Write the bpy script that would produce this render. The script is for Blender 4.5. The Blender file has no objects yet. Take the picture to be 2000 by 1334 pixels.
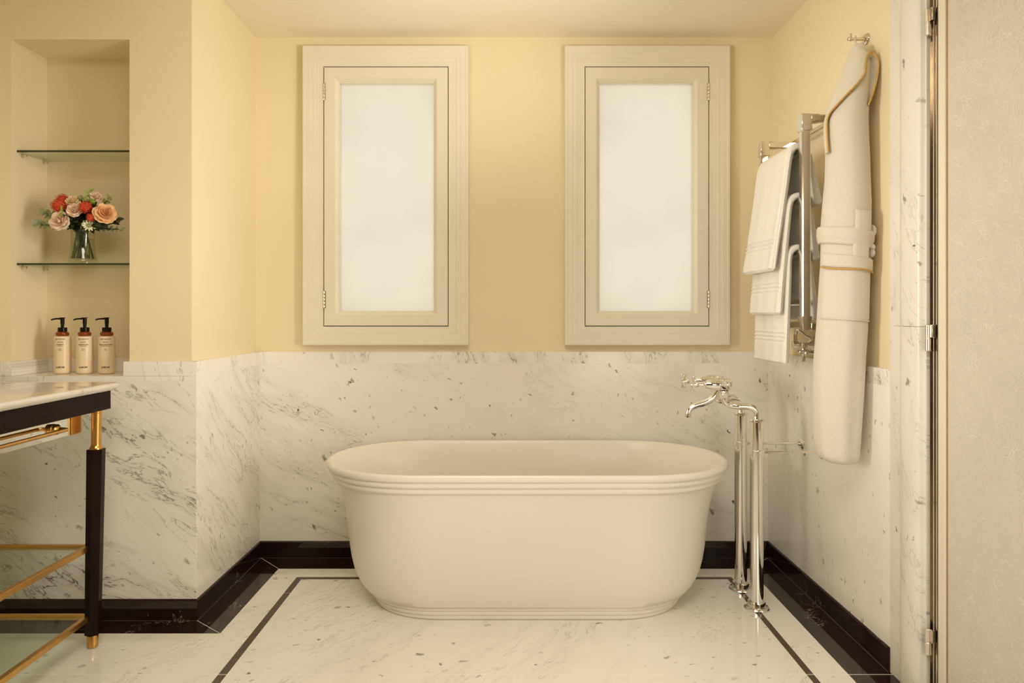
import bpy, bmesh, math, random
from mathutils import Vector, Matrix
PI = math.pi
rnd = random.Random(7)
SC = bpy.context.scene
COL = SC.collection
F = 1344.0; PX0 = 994.0; PY0 = 613.0; H = 1.217

def P(px, py, Y):
    return Vector(((px - PX0) * Y / F, Y, H - (py - PY0) * Y / F))

# ------------------------------------------------------------------ materials
class NT:
    def __init__(s, name):
        s.m = bpy.data.materials.new(name); s.m.use_nodes = True
        s.t = s.m.node_tree; s.n = s.t.nodes; s.l = s.t.links
        for x in list(s.n): s.n.remove(x)
        s.out = s.n.new('ShaderNodeOutputMaterial')
    def new(s, typ, **kw):
        nd = s.n.new(typ)
        for k, v in kw.items(): setattr(nd, k, v)
        return nd
    def put(s, sock, v):
        if isinstance(v, bpy.types.NodeSocket): s.l.new(v, sock)
        else: sock.default_value = v
    def math(s, op, a, b=0.0, c=0.0, clamp=False):
        nd = s.new('ShaderNodeMath', operation=op, use_clamp=clamp)
        s.put(nd.inputs[0], a); s.put(nd.inputs[1], b)
        if len(nd.inputs) > 2: s.put(nd.inputs[2], c)
        return nd.outputs[0]
    def vmath(s, op, a, b):
        nd = s.new('ShaderNodeVectorMath', operation=op)
        s.put(nd.inputs[0], a); s.put(nd.inputs[1], b)
        return nd.outputs[0]
    def ramp(s, v, a, b, c=0.0, d=1.0):
        nd = s.new('ShaderNodeMapRange', clamp=True, interpolation_type='SMOOTHSTEP')
        s.put(nd.inputs[0], v); s.put(nd.inputs[1], a); s.put(nd.inputs[2], b)
        s.put(nd.inputs[3], c); s.put(nd.inputs[4], d)
        return nd.outputs[0]
    def noise(s, vec, scale, detail=2.0, rough=0.5, dist=0.0):
        nd = s.new('ShaderNodeTexNoise')
        s.put(nd.inputs['Vector'], vec); s.put(nd.inputs['Scale'], scale)
        s.put(nd.inputs['Detail'], detail); s.put(nd.inputs['Roughness'], rough)
        s.put(nd.inputs['Distortion'], dist)
        return nd
    def mix(s, f, a, b):
        nd = s.new('ShaderNodeMix', data_type='RGBA')
        s.put(nd.inputs[0], f); s.put(nd.inputs[6], a); s.put(nd.inputs[7], b)
        return nd.outputs[2]
    def pbsdf(s, **kw):
        nd = s.new('ShaderNodeBsdfPrincipled')
        for k, v in kw.items(): s.put(nd.inputs[k.replace('_', ' ')], v)
        s.l.new(nd.outputs[0], s.out.inputs[0])
        return nd
    def bump(s, h, strength, dist):
        nd = s.new('ShaderNodeBump')
        s.put(nd.inputs['Height'], h); nd.inputs['Strength'].default_value = strength
        nd.inputs['Distance'].default_value = dist
        return nd.outputs[0]
    def obj(s):
        return s.new('ShaderNodeTexCoord').outputs['Object']

def c4(r, g, b): return (r, g, b, 1.0)

def simple(name, col, rough=0.5, metal=0.0, var=0.0, scale=20.0, bump=0.0, bscale=200.0, bdist=0.001, **kw):
    t = NT(name)
    v = t.obj()
    base = c4(*col)
    if var:
        n = t.noise(v, scale, 3.0)
        base = t.mix(t.ramp(n.outputs[0], 0.3, 0.7), c4(*[x * (1 - var) for x in col]), c4(*[min(1, x * (1 + var)) for x in col]))
    p = t.pbsdf(Base_Color=base, Roughness=rough, Metallic=metal, **kw)
    if bump:
        n = t.noise(v, bscale, 4.0, 0.6)
        t.l.new(t.bump(n.outputs[0], bump, bdist), p.inputs['Normal'])
    return t.m

def marble(name, axes, ang=30, vein=0.6, speck=0.6, seed=1.0, rough=0.09, sang=60, base=(0.91, 0.885, 0.835), scale=1.0, vscale=1.0, fine=0.5, cover=0.06, fs=1.0):
    """polished white marble: soft clouds, thin broken veins running at `ang`, dark flecks at `sang` degrees"""
    t = NT(name)
    sep = t.new('ShaderNodeSeparateXYZ'); t.put(sep.inputs[0], t.obj())
    cmb = t.new('ShaderNodeCombineXYZ')
    ix = {'x': 0, 'y': 1, 'z': 2}
    t.l.new(sep.outputs[ix[axes[0]]], cmb.inputs[0]); t.l.new(sep.outputs[ix[axes[1]]], cmb.inputs[1])
    cmb.inputs[2].default_value = seed * 3.17
    raw = t.vmath('ADD', cmb.outputs[0], (seed * 1.7, seed * 2.3, 0))
    def rot(v, a, sx, sy):
        r = t.new('ShaderNodeVectorRotate', rotation_type='Z_AXIS'); t.put(r.inputs[0], v)
        r.inputs['Angle'].default_value = math.radians(a)
        return t.vmath('MULTIPLY', r.outputs[0], (sx, sy, 1.0))
    w = t.noise(raw, 2.2, 3.0, 0.55)
    wv = t.vmath('MULTIPLY', t.vmath('SUBTRACT', w.outputs['Color'], (0.5, 0.5, 0.5)), (0.16, 0.16, 0.0))
    warped = t.vmath('ADD', raw, wv)
    p1 = rot(warped, -ang, 0.22 * vscale, 1.0 * vscale)
    p2 = rot(warped, -ang + 12, 0.20 * vscale, 1.0 * vscale)
    # long veins
    n1 = t.noise(p1, 4.0 * scale, 7.0, 0.58)
    b1 = t.math('ABSOLUTE', t.math('SUBTRACT', n1.outputs[0], 0.52))
    wid = t.ramp(t.noise(raw, 5.0, 3.0, 0.6).outputs[0], 0.40, 0.78, 0.0022, 0.0085)
    v1 = t.ramp(b1, 0.0, wid, 1.0, 0.0)
    m1 = t.ramp(t.noise(p2, 2.3, 3.0, 0.6).outputs[0], 0.52 - cover, 0.70 - cover)
    v1 = t.math('MULTIPLY', v1, m1)
    halo = t.math('MULTIPLY', t.ramp(b1, 0.0, 0.07, 1.0, 0.0), m1)
    # fine veins
    n2 = t.noise(p2, 13.0 * scale, 6.0, 0.60)
    b2 = t.math('ABSOLUTE', t.math('SUBTRACT', n2.outputs[0], 0.5))
    v2 = t.ramp(b2, 0.0, 0.012, 1.0, 0.0)
    m2 = t.ramp(t.noise(p1, 4.0, 3.0, 0.6).outputs[0], 0.56 - cover, 0.74 - cover)
    v2 = t.math('MULTIPLY', v2, m2)
    # flecks
    fw = t.noise(raw, 24.0, 5.0, 0.75)
    fv = t.vmath('ADD', raw, t.vmath('MULTIPLY', t.vmath('SUBTRACT', fw.outputs['Color'], (0.5, 0.5, 0.5)), (0.060, 0.060, 0.0)))
    def flecks(sc, keep, rmax, mlo, mhi, ms):
        vo = t.new('ShaderNodeTexVoronoi', voronoi_dimensions='2D'); t.put(vo.inputs['Vector'], rot(fv, -sang, 0.50, 1.0)); vo.inputs['Scale'].default_value = sc
        sc_ = t.new('ShaderNodeSeparateColor'); t.l.new(vo.outputs['Color'], sc_.inputs[0])
        r = t.math('MULTIPLY', t.math('POWER', t.ramp(sc_.outputs[0], keep, 1.0, 0.0, 1.0), 1.6), rmax)
        f = t.ramp(vo.outputs['Distance'], t.math('MULTIPLY', r, 0.5), t.math('ADD', r, 0.0001), 1.0, 0.0)
        f = t.math('MULTIPLY', f, t.ramp(sc_.outputs[0], keep, keep + 0.03))
        msk = t.ramp(t.noise(warped, ms, 3.0, 0.6).outputs[0], mlo, mhi)
        return t.math('MULTIPLY', t.math('MULTIPLY', f, msk), t.math('ADD', 0.25, t.math('MULTIPLY', sc_.outputs[1], 0.75)))
    f = t.math('MAXIMUM', flecks(14.0 / fs, 0.72, 0.15, 0.36, 0.50, 3.0), flecks(38.0 / fs, 0.60, 0.21, 0.42, 0.58, 4.5))
    cl = t.ramp(t.noise(rot(warped, -ang, 0.5, 1.0), 2.6, 5.0, 0.6).outputs[0], 0.30, 0.72)
    col = t.mix(t.math('MULTIPLY', cl, 0.55), c4(*base), c4(base[0] * 0.90, base[1] * 0.885, base[2] * 0.86))
    col = t.mix(t.math('MULTIPLY', halo, 0.26 * vein), col, c4(0.40, 0.36, 0.32))
    col = t.mix(t.math('MULTIPLY', v2, 0.62 * fine), col, c4(0.20, 0.155, 0.12))
    col = t.mix(t.math('MULTIPLY', v1, min(1.0, 0.95 * vein)), col, c4(0.12, 0.088, 0.066))
    col = t.mix(t.math('MULTIPLY', f, speck), col, c4(0.055, 0.036, 0.026))
    t.pbsdf(Base_Color=col, Roughness=rough, IOR=1.5)
    return t.m

def black_marble(name):
    t = NT(name)
    v = t.obj()
    w = t.noise(v, 5.0, 4.0)
    wv = t.vmath('ADD', v, t.vmath('MULTIPLY', t.vmath('SUBTRACT', w.outputs['Color'], (0.5, 0.5, 0.5)), (0.2, 0.2, 0.2)))
    n = t.noise(wv, 9.0, 5.0, 0.6)
    b = t.ramp(t.math('ABSOLUTE', t.math('SUBTRACT', n.outputs[0], 0.5)), 0.0, 0.008, 1.0, 0.0)
    m = t.ramp(t.noise(v, 6.0, 2.0).outputs[0], 0.56, 0.66)
    col = t.mix(t.math('MULTIPLY', t.math('MULTIPLY', b, m), 0.75), c4(0.020, 0.0085, 0.0075), c4(0.55, 0.50, 0.47))
    t.pbsdf(Base_Color=col, Roughness=0.06, IOR=1.5)
    return t.m

def thin_glass(name, tint=(0.93, 0.97, 0.93), edge=None):
    t = NT(name)
    lw = t.new('ShaderNodeLayerWeight'); lw.inputs['Blend'].default_value = 0.5
    fz = t.math('ADD', 0.035, t.math('MULTIPLY', t.math('POWER', lw.outputs['Facing'], 5.0), 0.92))
    tr = t.new('ShaderNodeBsdfTransparent'); tr.inputs[0].default_value = c4(*tint)
    gl = t.new('ShaderNodeBsdfGlossy'); gl.inputs['Roughness'].default_value = 0.02
    mx = t.new('ShaderNodeMixShader')
    t.l.new(fz, mx.inputs[0]); t.l.new(tr.outputs[0], mx.inputs[1]); t.l.new(gl.outputs[0], mx.inputs[2])
    t.l.new(mx.outputs[0], t.out.inputs[0])
    return t.m

def frosted(name, col, transl, rough=0.35, var=0.05, scale=3.0, clear=0.0):
    t = NT(name)
    v = t.obj()
    n = t.noise(v, scale, 4.0)
    c = t.mix(t.ramp(n.outputs[0], 0.3, 0.7), c4(*[x * (1 - var) for x in col]), c4(*col))
    d = t.new('ShaderNodeBsdfPrincipled'); t.put(d.inputs['Base Color'], c); d.inputs['Roughness'].default_value = rough
    tl = t.new('ShaderNodeBsdfTranslucent'); t.put(tl.inputs[0], c)
    mx = t.new('ShaderNodeMixShader'); mx.inputs[0].default_value = transl
    t.l.new(d.outputs[0], mx.inputs[1]); t.l.new(tl.outputs[0], mx.inputs[2])
    last = mx
    if clear:
        tr = t.new('ShaderNodeBsdfTransparent'); t.put(tr.inputs[0], c)
        last = t.new('ShaderNodeMixShader'); last.inputs[0].default_value = clear
        t.l.new(mx.outputs[0], last.inputs[1]); t.l.new(tr.outputs[0], last.inputs[2])
    t.l.new(last.outputs[0], t.out.inputs[0])
    return t.m

M = {}
M['plaster'] = simple('cream_plaster', (0.83, 0.728, 0.500), 0.65, var=0.015, scale=1.5, bump=0.05, bscale=90, bdist=0.0006)
M['ceiling'] = simple('ceiling_paint', (0.84, 0.79, 0.64), 0.7, var=0.01, scale=1.5)
M['joinery'] = simple('cream_joinery_paint', (0.79, 0.74, 0.625), 0.42, var=0.012, scale=6)
M['m_back'] = marble('marble_back_wall', 'xz', -24, 0.55, 1.0, 3.0, 0.20, sang=118, cover=0.09)
M['m_cheek'] = marble('marble_left_cheek', 'yz', -38, 0.55, 0.75, 5.0, 0.12, sang=110, fine=0.9, cover=0.13)
M['m_left'] = marble('marble_left_front', 'xz', -24, 0.95, 0.95, 2.4, 0.10, sang=-35, fine=1.15, cover=0.19, base=(0.93, 0.905, 0.855))
M['m_right'] = marble('marble_right_wall', 'yz', 74, 0.32, 1.0, 7.0, 0.14, sang=86, fine=0.45)
M['m_cap'] = marble('marble_capping', 'xz', 106, 0.9, 0.5, 4.0, 0.22, sang=110, fine=1.0, cover=0.10)
M['m_capy'] = marble('marble_capping_side', 'yz', 80, 0.8, 0.5, 6.0, 0.22, sang=80, fine=0.9, cover=0.10)
M['m_case'] = marble('marble_door_casing', 'yz', 68, 0.35, 0.9, 8.0, 0.32, sang=80, fine=0.6, cover=0.10, base=(0.80, 0.775, 0.725))
M['m_floor'] = marble('marble_floor', 'xy', 62, 0.34, 0.85, 9.0, 0.045, sang=14, base=(0.91, 0.885, 0.83), fine=0.55, cover=0.10)
M['m_top'] = marble('marble_vanity_top', 'xy', 50, 0.6, 0.2, 11.0, 0.03, base=(0.80, 0.76, 0.70))
M['rear'] = simple('dark_rear_wall', (0.09, 0.055, 0.035), 0.4, var=0.1)  # unseen wall, made dark so the chrome gets dark reflections
M['black'] = black_marble('black_marble')
M['strip'] = simple('dark_stone_inlay', (0.075, 0.047, 0.030), 0.06, var=0.12, scale=30)
M['joint'] = simple('grey_brown_joint', (0.16, 0.12, 0.10), 0.4, var=0.05)
M['grout'] = simple('pale_grout', (0.88, 0.86, 0.82), 0.5, var=0.02)
M['grout2'] = simple('marble_joint', (0.80, 0.76, 0.69), 0.4, var=0.02)
M['tub'] = simple('white_matt_bath_stone', (0.82, 0.775, 0.70), 0.32, var=0.006, scale=2)
M['chrome'] = simple('polished_chrome', (0.88, 0.86, 0.83), 0.06, 1.0, var=0.01)
M['nickel'] = simple('polished_nickel', (0.76, 0.705, 0.63), 0.10, 1.0, var=0.02)
M['brass'] = simple('satin_brass', (0.74, 0.42, 0.13), 0.28, 1.0, var=0.06, scale=40)
M['mirror'] = simple('mirror_steel', (0.90, 0.90, 0.87), 0.03, 1.0, var=0.01)
M['lacquer'] = simple('black_lacquer', (0.012, 0.0045, 0.0045), 0.12, var=0.1, Specular_IOR_Level=0.10)
M['darkplastic'] = simple('black_plastic', (0.008, 0.005, 0.005), 0.3, var=0.1, Specular_IOR_Level=0.2)
M['glass'] = thin_glass('clear_glass')
M['vaseglass'] = thin_glass('vase_glass', (0.95, 0.97, 0.94))
M['water'] = thin_glass('vase_water', (0.95, 0.95, 0.90))
M['glassedge'] = simple('green_glass_edge', (0.03, 0.035, 0.012), 0.15, var=0.1)
M['pane'] = frosted('frosted_window_pane', (0.93, 0.925, 0.90), 0.90, 0.4, 0.05, 2.5, clear=0.55)
M['doorglass'] = frosted('paper_laminated_glass', (0.76, 0.72, 0.64), 0.10, 0.25, 0.06, 5.0)
M['fibre'] = simple('pale_fibre', (0.99, 0.97, 0.91), 0.4, var=0.03)
M['fibre2'] = simple('faint_fibre', (0.825, 0.785, 0.70), 0.4, var=0.03)
M['terry'] = simple('white_terry', (0.86, 0.83, 0.77), 0.95, var=0.03, scale=160, bump=0.8, bscale=420, bdist=0.0025, Sheen_Weight=0.25)
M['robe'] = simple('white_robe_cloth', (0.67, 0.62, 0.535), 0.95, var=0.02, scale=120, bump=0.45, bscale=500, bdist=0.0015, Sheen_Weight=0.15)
M['piping'] = simple('gold_piping', (0.56, 0.33, 0.085), 0.55, var=0.12, scale=150)
M['bottle'] = simple('cream_bottle', (0.82, 0.66, 0.44), 0.35, var=0.01)
M['amber'] = simple('amber_plastic', (0.34, 0.065, 0.006), 0.08, var=0.1, Transmission_Weight=0.5)
M['ink'] = simple('brown_ink', (0.05, 0.03, 0.02), 0.6, var=0.05)
M['stem'] = simple('flower_stem', (0.040, 0.062, 0.014), 0.5, var=0.4, scale=60)
M['leaf_dark'] = simple('dark_leaf', (0.035, 0.05, 0.016), 0.4, var=0.4, scale=40)
M['leaf_lime'] = simple('lime_leaf', (0.27, 0.40, 0.04), 0.45, var=0.2, scale=40)
M['leaf_grey'] = simple('grey_green_leaf', (0.33, 0.38, 0.21), 0.55, var=0.2, scale=40)
M['red'] = simple('red_floret', (0.62, 0.065, 0.018), 0.6, var=0.35, scale=120)
M['pink'] = simple('blush_petal', (0.92, 0.70, 0.56), 0.55, var=0.10, scale=60)
M['peach'] = simple('peach_petal', (0.84, 0.50, 0.25), 0.55, var=0.12, scale=60)
M['creamp'] = simple('cream_petal', (0.90, 0.75, 0.45), 0.55, var=0.1, scale=60)
M['whitep'] = simple('white_green_petal', (0.78, 0.80, 0.55), 0.55, var=0.1, scale=60)
M['greenb'] = simple('green_seed_head', (0.36, 0.40, 0.14), 0.6, var=0.3, scale=150)

# ------------------------------------------------------------------ mesh helpers
def link(o, parent=None):
    COL.objects.link(o)
    if parent is not None: o.parent = parent
    return o

def build(name, bm, mat, parent=None, smooth=35, label=None, bevel=0.0, bseg=2, loc=None):
    """bm vertices are in world space; when there is a parent (an empty at p) they are shifted to it"""
    if parent is not None:
        off = Vector(parent.location)
        q = parent.parent
        while q is not None:
            off += Vector(q.location); q = q.parent
        bmesh.ops.translate(bm, verts=bm.verts, vec=-off)
    bmesh.ops.recalc_face_normals(bm, faces=bm.faces)
    me = bpy.data.meshes.new(name)
    bm.to_mesh(me); bm.free()
    for m in (mat if isinstance(mat, (list, tuple)) else [mat]): me.materials.append(m)
    if smooth:
        me.shade_smooth(); me.set_sharp_from_angle(angle=math.radians(smooth))
    o = bpy.data.objects.new(name, me)
    link(o, parent)
    if label: o['label'] = label
    if bevel:
        b = o.modifiers.new('bevel', 'BEVEL'); b.width = bevel; b.segments = bseg; b.limit_method = 'ANGLE'
    return o

def thing(name, label, cat, loc=(0, 0, 0), group=None, kind=None):
    o = bpy.data.objects.new(name, None); o.empty_display_size = 0.05
    o.location = loc; link(o)
    return tag(o, label, cat, group, kind)

def tag(o, label=None, cat=None, group=None, kind=None):
    if label: o['label'] = label
    if cat: o['category'] = cat
    if group: o['group'] = group
    if kind: o['kind'] = kind
    return o

def BM(): return bmesh.new()

def box(bm, x0, x1, y0, y1, z0, z1, mi=0):
    v = [bm.verts.new(p) for p in ((x0, y0, z0), (x1, y0, z0), (x1, y1, z0), (x0, y1, z0), (x0, y0, z1), (x1, y0, z1), (x1, y1, z1), (x0, y1, z1))]
    for q in ((3, 2, 1, 0), (4, 5, 6, 7), (0, 1, 5, 4), (1, 2, 6, 5), (2, 3, 7, 6), (3, 0, 4, 7)):
        f = bm.faces.new([v[i] for i in q]); f.material_index = mi
    return v

def loft(bm, rings, closed=True, cap0=True, cap1=True, loop=False):
    vr = [[bm.verts.new(p) for p in r] for r in rings]
    n = len(rings[0])
    last = len(vr) if loop else len(vr) - 1
    for i in range(last):
        a, b = vr[i], vr[(i + 1) % len(vr)]
        for j in range(n if closed else n - 1):
            bm.faces.new((a[j], a[(j + 1) % n], b[(j + 1) % n], b[j]))
    if closed and not loop:
        if cap0: bm.faces.new(vr[0][::-1])
        if cap1: bm.faces.new(vr[-1])
    return vr

def frame_at(d):
    d = Vector(d).normalized()
    up = Vector((0, 0, 1)) if abs(d.z) < 0.9 else Vector((0, 1, 0))
    u = d.cross(up).normalized(); w = u.cross(d).normalized()
    return u, w

def lathe(bm, base, axis, prof, seg=32, cap0=True, cap1=True, a0=0.0):
    """prof: list of (radius, distance along axis)"""
    base = Vector(base); d = Vector(axis).normalized(); u, w = frame_at(d)
    rings = []
    for r, h in prof:
        r = max(r, 1e-5)
        rings.append([base + d * h + (u * math.cos(a0 + 2 * PI * k / seg) + w * math.sin(a0 + 2 * PI * k / seg)) * r for k in range(seg)])
    return loft(bm, rings, True, cap0, cap1)

def tube(bm, pts, r, seg=12, caps=True, flat=1.0):
    """round tube along pts (r may be a list); parallel transported frame"""
    pts = [Vector(p) for p in pts]
    n = len(pts)
    rs = r if isinstance(r, (list, tuple)) else [r] * n
    tan = []
    for i in range(n):
        a = pts[max(i - 1, 0)]; b = pts[min(i + 1, n - 1)]
        tan.append((b - a).normalized())
    u, w = frame_at(tan[0])
    rings = []
    for i in range(n):
        if i:
            q = tan[i - 1].rotation_difference(tan[i]); u = q @ u; w = q @ w
        rings.append([pts[i] + (u * math.cos(2 * PI * k / seg) + w * math.sin(2 * PI * k / seg) * flat) * rs[i] for k in range(seg)])
    return loft(bm, rings, True, caps, caps)

def smooth_path(pts, n=40):
    """Catmull-Rom through pts"""
    pts = [Vector(p) for p in pts]
    e = [pts[0] * 2 - pts[1]] + pts + [pts[-1] * 2 - pts[-2]]
    out = []
    m = len(pts) - 1
    for k in range(n + 1):
        f = k / n * m; i = min(int(f), m - 1); t = f - i
        a, b, c, d = e[i], e[i + 1], e[i + 2], e[i + 3]
        out.append(0.5 * ((2 * b) + (c - a) * t + (2 * a - 5 * b + 4 * c - d) * t * t + (3 * b - a - 3 * c + d) * t ** 3))
    return out

def lerp_tab(tab, x):
    if x <= tab[0][0]: return tab[0][1:]
    for a, b in zip(tab, tab[1:]):
        if x <= b[0]:
            t = (x - a[0]) / (b[0] - a[0])
            t2 = t
            return tuple(p + (q - p) * t2 for p, q in zip(a[1:], b[1:]))
    return tab[-1][1:]

def rect_frame(bm, x0, x1, z0, z1, prof, closed_profile=False, kb=1.0):
    """mitred rectangular frame in the XZ plane; prof = (inset, y)"""
    rings = [[(x0 + d, y, z0 + d * kb), (x1 - d, y, z0 + d * kb), (x1 - d, y, z1 - d), (x0 + d, y, z1 - d)] for d, y in prof]
    loft(bm, rings, True, False, False, loop=closed_profile)

# ------------------------------------------------------------------ room shell
XL, XR = -1.270, 1.3225          # plaster faces of the bath alcove
ML, MR, MB_, MF = -1.242, 1.295, 3.437, 2.737   # marble faces
YB = 3.455; YF = 2.755; ZC = 2.606; XW = -2.12; YK = -1.1
Z_SK, Z_J, Z_CAP = 0.083, 0.969, 1.027
NX0, NX1, NZ1, NYB = -1.9924, -1.519, 2.3157, 2.970

def struct(name, bm, mat, smooth=0, bevel=0.0, parent=None, label=None, cat=None):
    o = build(name, bm, mat, parent, smooth=smooth, bevel=bevel)
    if parent is None: o['kind'] = 'structure'
    if label: o['label'] = label
    if cat: o['category'] = cat
    return o

# windows as measured: outer frame, sash, glass
WINS = [dict(x0=-1.0210, x1=-0.2005, hinge=-1), dict(x0=0.2770, x1=1.0940, hinge=1)]
WZ0, WZ1 = 1.0625, 2.5446

b = BM()
xs = [XL, WINS[0]['x0'] + 0.095, WINS[0]['x1'] - 0.095, WINS[1]['x0'] + 0.095, WINS[1]['x1'] - 0.095, XR]
zs = [0, WZ0 + 0.095, WZ1 - 0.095, ZC]
for i in range(5):
    for j in range(3):
        if j == 1 and i in (1, 3): continue
        box(b, xs[i], xs[i + 1], YB, YB + 0.15, zs[j], zs[j + 1])
bmesh.ops.remove_doubles(b, verts=b.verts, dist=1e-5)
struct('wall_back', b, M['plaster'], label='cream plaster wall behind the bath with two windows', cat='wall')

b = BM()
box(b, NX1, XL, YF, YB + 0.15, 0, ZC)
box(b, XW - 0.1, NX0, YF, YB + 0.15, 0, ZC)
box(b, NX0, NX1, YF, YB + 0.15, NZ1, ZC)
box(b, NX0, NX1, YF, YB + 0.15, 0, 0.9486)
box(b, NX0, NX1, NYB, YB + 0.15, 0.9486, NZ1)
struct('wall_left', b, M['plaster'], label='cream plaster wall left of the bath with a shelf niche', cat='wall')

DY0, DY1, DZ1 = 1.20, 2.125, 2.28     # door opening in the right wall
b = BM()
box(b, XR, XR + 0.13, DY1, YB + 0.15, 0, ZC)
box(b, XR, XR + 0.13, YK, DY0, 0, ZC)
box(b, XR, XR + 0.13, DY0, DY1, DZ1, ZC)
struct('wall_right', b, M['plaster'], label='cream plaster wall right of the bath behind robe and towels', cat='wall')
b = BM(); box(b, XW - 0.1, XW, YK, YF, 0, ZC); struct('wall_side', b, M['plaster'])
b = BM(); box(b, XW - 0.1, XR + 0.13, YK - 0.1, YK, 0, ZC); struct('wall_rear', b, M['rear'])
b = BM()
box(b, 2.25, 2.3, 0.9, 2.6, 0, ZC); box(b, XR + 0.13, 2.25, 0.9, 0.95, 0, ZC); box(b, XR + 0.13, 2.25, 2.55, 2.6, 0, ZC)
struct('wall_shower', b, M['plaster'])
b = BM(); box(b, XW - 0.1, 2.3, YK - 0.1, YB + 0.15, ZC, ZC + 0.1); struct('ceiling', b, M['ceiling'], label='smooth cream ceiling over the bath', cat='ceiling')

BL, BR, BB, BF = -1.237, 1.290, 3.432, 2.730
# floor: white marble field, dark inlay line, black border, pale joints
gx = sorted([XW - 0.1, BL, BL + 0.0028, BR - 0.0028, BR, -1.1045, -1.1025, -1.100, -0.981, -0.952, 0.0160, 0.0180, 1.002, 1.0040, 1.029, 1.0310, 1.1440, 1.1460, XR + 0.98])
gy = sorted([YK - 0.1, BF - 0.0028, BB - 0.0028, BB, 2.337, 0.90, 0.902, 1.60, 1.602, 2.3205, 2.3235, 2.620, 2.730, 2.999, 3.001, 3.155, 3.182, 3.285, YB + 0.15])
b = BM()
def fclass(x, y):
    if y > 3.285 or x > 1.1460: blackz = True
    elif x < -1.100 and y > 2.620: blackz = True
    else: blackz = False
    if 2.3205 < y < 2.3235: return 3
    if blackz:
        if y > 2.337 and (BB - 0.0028 < y < BB and x > BL or BR - 0.0028 < x < BR or (BL < x < BL + 0.0028 and y > BF) or (x < BL + 0.0028 and BF - 0.0028 < y < BF)): return 4
        return 1
    if 1.1440 < x < 1.1460: return 3
    if y < 3.182 and (-0.981 < x < -0.952 or 1.004 < x < 1.029):
        return 3 if 2.999 < y < 3.001 else 2
    if 3.155 < y < 3.182 and -0.981 < x < 1.029: return 2
    if y < 3.155 and (1.002 < x < 1.004 or 1.029 < x < 1.031): return 3
    if y < 2.620 and -1.1045 < x < -1.1025: return 3
    if -0.952 < x < 1.002 and y < 3.155 and 0.016 < x < 0.018: return 3
    if 0.90 < y < 0.902 or 1.60 < y < 1.602: return 3
    return 0
grid = [[b.verts.new((x, y, 0)) for x in gx] for y in gy]
low = []
for j in range(len(gy) - 1):
    for i in range(len(gx) - 1):
        f = b.faces.new((grid[j][i], grid[j][i + 1], grid[j + 1][i + 1], grid[j + 1][i]))
        f.material_index = fclass((gx[i] + gx[i + 1]) / 2, (gy[j] + gy[j + 1]) / 2)
ex = bmesh.ops.extrude_face_region(b, geom=list(b.faces))
bmesh.ops.translate(b, verts=[v for v in ex['geom'] if isinstance(v, bmesh.types.BMVert)], vec=(0, 0, -0.06))
for (xa, ya), (xb, yb) in (((BL, BB), (-1.100, 3.285)), ((BR, BB), (1.145, 3.285)), ((BL, BF), (-1.100, 2.620))):
    dv = Vector((xb - xa, yb - ya, 0)); nv = Vector((-dv.y, dv.x, 0)).normalized() * 0.0011
    p, q = Vector((xa, ya, 0.0002)), Vector((xb, yb, 0.0002))
    f = b.faces.new([b.verts.new(v) for v in (p - nv, q - nv, q + nv, p + nv)]); f.material_index = 3
struct('floor', b, [M['m_floor'], M['black'], M['strip'], M['grout'], M['joint']], label='polished white marble floor with dark inlay line and black border', cat='floor')

# marble wainscot and capping
b = BM()
box(b, ML, 0.0230, MB_, YB, Z_SK, Z_J); box(b, 0.0230, MR, MB_, YB, Z_SK, Z_J); box(b, 0.0225, 0.0235, MB_ - 0.0001, YB, Z_SK, Z_J, 1)
struct('trim_1', b, [M['m_back'], M['grout2']], bevel=0, label='speckled white marble panelling behind the bath', cat='wall panelling')
b = BM(); box(b, ML, MR, MB_, YB, Z_J, Z_CAP); box(b, ML, MR, MB_ - 0.0001, YB, Z_J - 0.0006, Z_J + 0.0006, 1)
struct('trim_2', b, [M['m_cap'], M['grout2']], bevel=0, label='veined marble capping strip below the windows', cat='wall trim')
b = BM(); box(b, XL, ML, MF + 0.0005, YB - 0.02, Z_SK, Z_J)
struct('trim_3', b, M['m_cheek'], bevel=0.0010, label='bright marble panel on the return wall left of the bath', cat='wall panelling')
b = BM(); box(b, XL, ML, MF + 0.0005, YB - 0.02, Z_J, Z_CAP); box(b, XL, ML + 0.0001, MF + 0.001, MB_, Z_J - 0.0006, Z_J + 0.0006, 1); box(b, ML - 0.001, ML + 0.0012, MB_ - 0.0010, MB_ + 0.001, Z_SK, Z_CAP, 1)
struct('trim_4', b, [M['m_capy'], M['grout']], bevel=0, label='marble capping on the return wall left of the bath', cat='wall trim')
b = BM(); box(b, XW, ML - 0.0005, MF, YF, Z_SK, Z_J - 0.0206)
struct('trim_5', b, M['m_left'], bevel=0.0006, label='strongly veined marble panel behind the vanity table', cat='wall panelling')
b = BM(); box(b, XW, ML - 0.0005, MF, YF, Z_J - 0.0206, Z_J - 0.0006); box(b, NX0, NX1, YF, NYB, Z_J - 0.020, Z_J - 0.0006)
struct('trim_6', b, M['m_cap'], bevel=0.0006, label='marble sill under the niche carrying the pump bottles', cat='sill')
b = BM()
box(b, NX1 - 0.015, ML - 0.0005, MF, YF, Z_J, Z_CAP); box(b, NX1 - 0.015, NX1, YF, NYB - 0.015, Z_J, Z_CAP)
box(b, XW, NX0 + 0.015, MF, YF, Z_J, Z_CAP); box(b, NX0, NX0 + 0.015, YF, NYB - 0.015, Z_J, Z_CAP)
box(b, NX0 + 0.0, NX1, NYB - 0.015, NYB, Z_J, Z_CAP)
struct('trim_7', b, M['m_cap'], bevel=0.0008, label='marble upstand strip lining the foot of the niche', cat='wall trim')
b = BM(); box(b, MR, XR, 2.3395, MB_, Z_SK, Z_J)
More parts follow.
